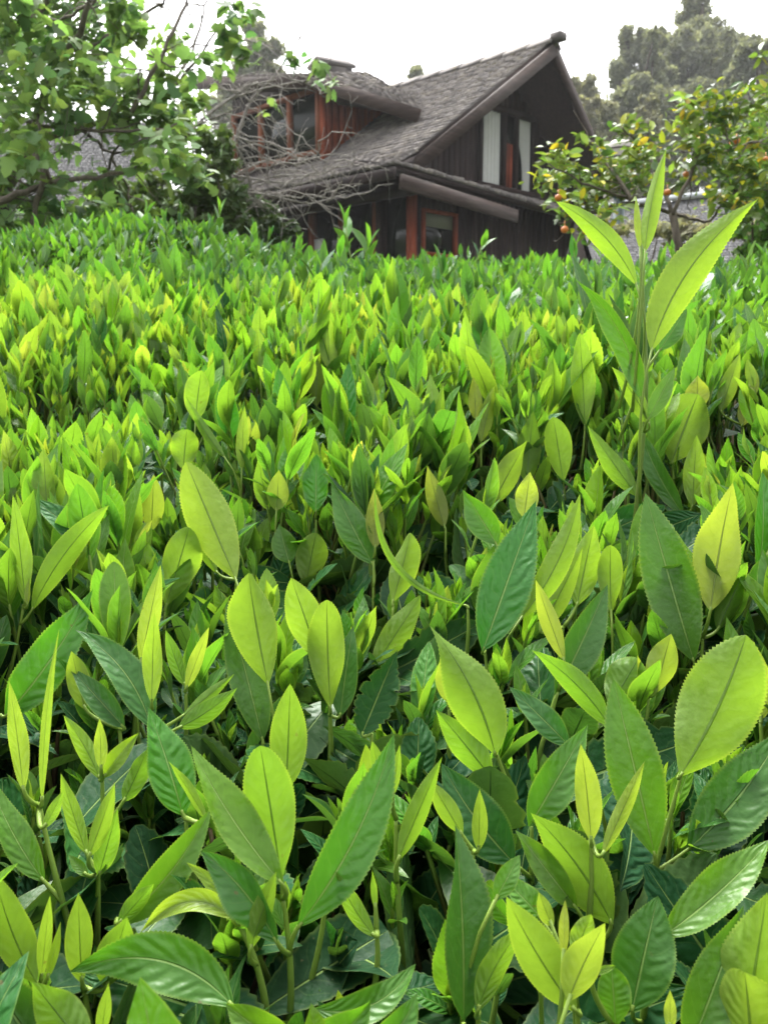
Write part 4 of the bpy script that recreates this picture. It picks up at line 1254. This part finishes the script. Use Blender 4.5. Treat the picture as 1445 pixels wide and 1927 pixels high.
age0 = np.clip(.15 - .20 * band * yel + r.normal(size=n) * .05 + np.interp(y, [.3, .8], [.05, 0]), 0, .5)
age0 = np.where(tall, age0 + .12, age0) + np.where(r.random(n) < .09, .24, 0.)
z = top_z(x, y) - .012
scl = np.where(tall, 1.25, 1.) * np.where(r.random(n) < .6, r.uniform(.55, .85, n), r.uniform(.9, 1.3, n)) * np.interp(y, [.3, .8, 1.4], [.9, 1.0, 1.02]) * (1 - .3 * hol)
scl = np.where(under, scl * .78, scl)
z = np.where(under, z - .022, z)
ok = ~hidden_by(np.stack([x, y, z], -1), hh + .03)
low = ~ok                                   # shoots crowded by a large one stay short
z = np.where(low, z - .030, z)
hh = np.where(low, hh * .6, hh)
scl = np.where(low, scl * .72, scl)
ok = ok | ~hidden_by(np.stack([x, y, z], -1), hh + .02)
x, y, z, hh, scl, age0 = [q[ok] for q in (x, y, z, hh, scl, age0)]
n = len(x)
base, axis, L = shoot_leaves(x, y, z, hh, scl, np.interp(y, [.3, .8, 1.4], [.95, .72, .55]), age0, 23, 6)
base = base - NOFF
for l in L:
    for k in ('P0', 'P1', 'P2'):
        l[k] = l[k] - NOFF
u, v, D = project(base + NOFF + np.stack([np.zeros(n), np.zeros(n), hh + .03], -1))
inview = (u > -20) & (u < 1465) & (v < 1940) & (v > 300) & (D > .2)
score = np.where(inview, scl / np.maximum(D, .1), -1)
order = np.argsort(-score)
pick = order[:max(0, 100 - nshoot)]
single = np.zeros(n, bool)
single[pick] = True
for i in pick:
    stem = MB()
    top = base[i] + axis[i] * hh[i]
    cols = np.zeros((4 * 6, 4))
    cols[:, 2] = np.repeat([.7, .3, .1, .05], 6)
    stem.tube([base[i] - axis[i] * .08, base[i], (base[i] + top) / 2, top], [.0018, .0015, .0012, .0008], 6, cols)
    finish_shoot(stem, [{k: q[i:i + 1] for k, q in l.items()} for l in L])
rest = ~single
hi = rest & (D < 1.0) & inview
mid_ = rest & ~hi & (D < 2.2) & inview
lo = rest & ~hi & ~mid_
mb = MB()
for msk, nv, nu, te in ((hi, 40, 4, 1), (mid_, 24, 4, 1), (lo, 8, 2, 0)):
    if msk.any():
        mb.add(*leaf_blades(nv=nv, nu=nu, teeth=te, **cat(L, msk)))
fo_ = mb.build('foliage', M['tea'], near)
tag(fo_, 'dense upright young shoots of the hedge top', kind='stuff')
def batch_stems(mb, base, axis, h, deep, r0, tone, k=4):
    n = len(base)
    t = np.array([-deep, -.01, .5, 1.])
    pts = base[:, None] + axis[:, None] * np.where(t[None] < 0, t[None], t[None] * h[:, None])[..., None]
    th = np.arange(k) * 2 * pi / k
    rr = np.array([r0 * 1.4, r0 * 1.2, r0, r0 * .7])
    off = np.stack([np.cos(th), np.sin(th), np.zeros(k)], -1)
    V = pts[:, :, None] + off[None, None] * rr[None, :, None, None]
    i, j = np.meshgrid(np.arange(3), np.arange(k), indexing='ij')
    q = np.stack([i * k + j, i * k + (j + 1) % k, (i + 1) * k + (j + 1) % k, (i + 1) * k + j], -1).reshape(-1, 4)
    Q = (q[None] + (np.arange(n) * 4 * k)[:, None, None]).reshape(-1, 4)
    C = np.zeros((n, 4, k, 4))
    C[..., 2] = np.array(tone)[None, :, None]
    C[..., 3] = .5
    mb.add(V.reshape(-1, 3), Q, C.reshape(-1, 4))
mb = MB()
batch_stems(mb, base[rest], axis[rest], hh[rest], .08, .0013, [.8, .45, .15, .05])
# brown woody stems below the table, some cut off by plucking
bw = np.stack(hexgrid(-1.6, 1.6, -.35, 2.0, .05, 31), -1)
r = np.random.default_rng(32)
bw = bw[~hidden_by(np.concatenate([bw, top_z(bw[:, 0], bw[:, 1])[:, None]], 1), np.zeros(len(bw)))]
bw = bw[(np.abs(bw[:, 0]) < .46 * bw[:, 1] + .8) & (bw[:, 1] < near_end(bw[:, 0]))]
bz = top_z(bw[:, 0], bw[:, 1]) - r.uniform(.015, .06, len(bw))
ax2 = nrm(np.stack([r.normal(size=len(bw)) * .35, r.normal(size=len(bw)) * .35, np.ones(len(bw))], -1))
batch_stems(mb, np.concatenate([bw, bz[:, None]], 1) - NOFF - ax2 * .04, ax2, np.full(len(bw), .04), .30, .0017, [1., .95, .85, .75], 5)
mb.build('stems', M['stem'], near)

def mature_layer(region, x0, x1, y0, y1, sp, seed, off, nv, nu, te, depth=(.0, .10), ages=(.62, 1.), L0=.062, layers=3, tilt=.5):
    r = np.random.default_rng(seed)
    acc = []
    for q in range(layers):
        x, y = hexgrid(x0, x1, y0, y1, sp, seed + q)
        k = region(x, y)
        x, y = x[k], y[k]
        n = len(x)
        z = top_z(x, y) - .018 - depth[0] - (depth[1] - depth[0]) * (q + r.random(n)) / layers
        az = r.uniform(0, 2 * pi, n)
        el = r.normal(size=n) * .5 + .35
        d = np.stack([np.cos(az) * np.cos(el), np.sin(az) * np.cos(el), np.sin(el)], -1)
        N = nrm(np.stack([r.normal(size=n) * tilt, r.normal(size=n) * tilt - .1, np.ones(n)], -1))
        L = L0 * r.uniform(.65, 1.35, n)
        P0 = np.stack([x, y, z], -1) - off - d * L[:, None] * .5
        N = nrm(N - d * np.sum(N * d, 1, keepdims=True))
        P1 = P0 + d * L[:, None] * .5 + N * L[:, None] * r.uniform(.02, .14, n)[:, None]
        acc.append(dict(P0=P0, P1=P1, P2=P0 + d * L[:, None], N=N, Wd=L * r.uniform(.38, .5, n), fold=np.abs(r.normal(size=n) * .15) + .08, blunt=r.uniform(.3, .9, n),
                        age=r.uniform(*ages, n), rnd=r.random(n), wave=.06 * r.random(n), twist=r.normal(size=n) * .4, torn=np.where(r.random(n) < .35, r.random(n) * .6, 0.)))
    return leaf_blades(nv=nv, nu=nu, teeth=te, **cat(acc))
reg = lambda x, y: (np.abs(x) < .46 * y + .75) & (y < near_end(x)) & (np.abs(x) < 1.45)
mb = MB()
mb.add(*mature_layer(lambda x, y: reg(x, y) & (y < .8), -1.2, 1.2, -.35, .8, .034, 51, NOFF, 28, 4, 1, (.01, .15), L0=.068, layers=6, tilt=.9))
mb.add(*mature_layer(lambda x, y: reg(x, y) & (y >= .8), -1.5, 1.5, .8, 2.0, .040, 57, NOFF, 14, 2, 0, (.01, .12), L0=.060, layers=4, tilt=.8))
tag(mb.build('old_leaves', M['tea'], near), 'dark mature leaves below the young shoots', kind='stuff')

# --- far hedge
FOFF = np.array([0, 2.7, .6])
far = empty('tea_hedge', tuple(FOFF))
tag(far, 'far tea hedge of darker glossy leaves in front of the house', 'hedge', 'tea hedges')
reg2 = lambda x, y: (y > far_start(x)) & (y < 3.5 + .12 * np.sin(x * 3.)) & (np.abs(x) < .46 * y + .9)
x, y = hexgrid(-2.5, 2.5, 1.2, 3.7, .044, 71)
k = reg2(x, y)
x, y = x[k], y[k]
r = np.random.default_rng(72)
n = len(x)
hh = .055 * r.uniform(.5, 1.5, n) * np.where(r.random(n) < .06, 1.9, 1.)
patch = vnoise(x * 2.3, y * 2.3, 15)
age0 = np.clip(.25 + .26 * patch + r.normal(size=n) * .06, .05, .7)
z = top_z(x, y) - .02 + (patch - .5) * .04
base, axis, L = shoot_leaves(x, y, z, hh, r.uniform(.85, 1.25, n), 1.15, age0, 73, 6)
base = base - FOFF
for l in L:
    for q in ('P0', 'P1', 'P2'):
        l[q] = l[q] - FOFF
mb = MB()
mb.add(*leaf_blades(nv=9, nu=2, teeth=0, **cat(L)))
tag(mb.build('foliage', M['tea'], far), 'glossy mid green leaves of the hedge top', kind='stuff')
mb = MB()
batch_stems(mb, base, axis, hh, .25, .0016, [.9, .5, .2, .1])
mb.build('stems', M['stem'], far)
mb = MB()
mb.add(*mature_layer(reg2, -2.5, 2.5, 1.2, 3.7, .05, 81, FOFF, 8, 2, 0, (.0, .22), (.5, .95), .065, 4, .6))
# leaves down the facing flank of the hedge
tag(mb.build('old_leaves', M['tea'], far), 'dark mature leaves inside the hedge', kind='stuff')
# tall single shoots standing above the far hedge
for (u, v, D, h_, sc_, sd_) in [(662, 480, 2.9, .14, 1.5, 1), (690, 490, 2.8, .07, 1.7, 2), (268, 440, 3.1, .10, 1.5, 3), (412, 430, 3.0, .08, 1.4, 4), (205, 440, 3.2, .07, 1.3, 5), (895, 480, 2.9, .07, 1.3, 6), (1300, 620, 1.75, .14, 1.3, 7), (1080, 500, 2.7, .08, 1.3, 8)]:
    p = W(u, v, D)
    bs, ax, l = shoot_leaves(np.array([p[0]]), np.array([p[1]]), np.array([p[2] - .03]), np.array([h_]), np.array([sc_]), 1.1, np.array([.28]), 400 + sd_, 6)
    bs = bs - FOFF
    st = MB()
    st.tube([bs[0] - [0, 0, .1], bs[0], bs[0] + ax[0] * h_], [.003, .0025, .0015], 6, (0, 0, .2, .5))
    so2 = st.build('shoot', M['stem'], far)
    for q in l:
        for kk in ('P0', 'P1', 'P2'):
            q[kk] = q[kk] - FOFF
        mb = MB()
        mb.add(*leaf_blades(nv=16, nu=4, teeth=0, **q))
        mb.build('leaf', M['tea'], so2)
print('shoots', nshoot, 'hero leaves', len(hero_seg))

# ------------------------------------------------------------------ thin damp air
hz = NT('damp_air')
pv = hz.new('ShaderNodeVolumePrincipled')
pv.inputs['Color'].default_value = (.92, .94, .96, 1)
pv.inputs['Density'].default_value = HAZE
pv.inputs['Anisotropy'].default_value = .3
hz.t.links.new(pv.outputs[0], hz.out.inputs['Volume'])
b = MB()
b.box((0, 400, 8), (2000, 1800, 30))
tag(b.build('haze', hz.m, smooth=False, attr=False), 'thin damp air softening the far trees', 'haze', kind='stuff')
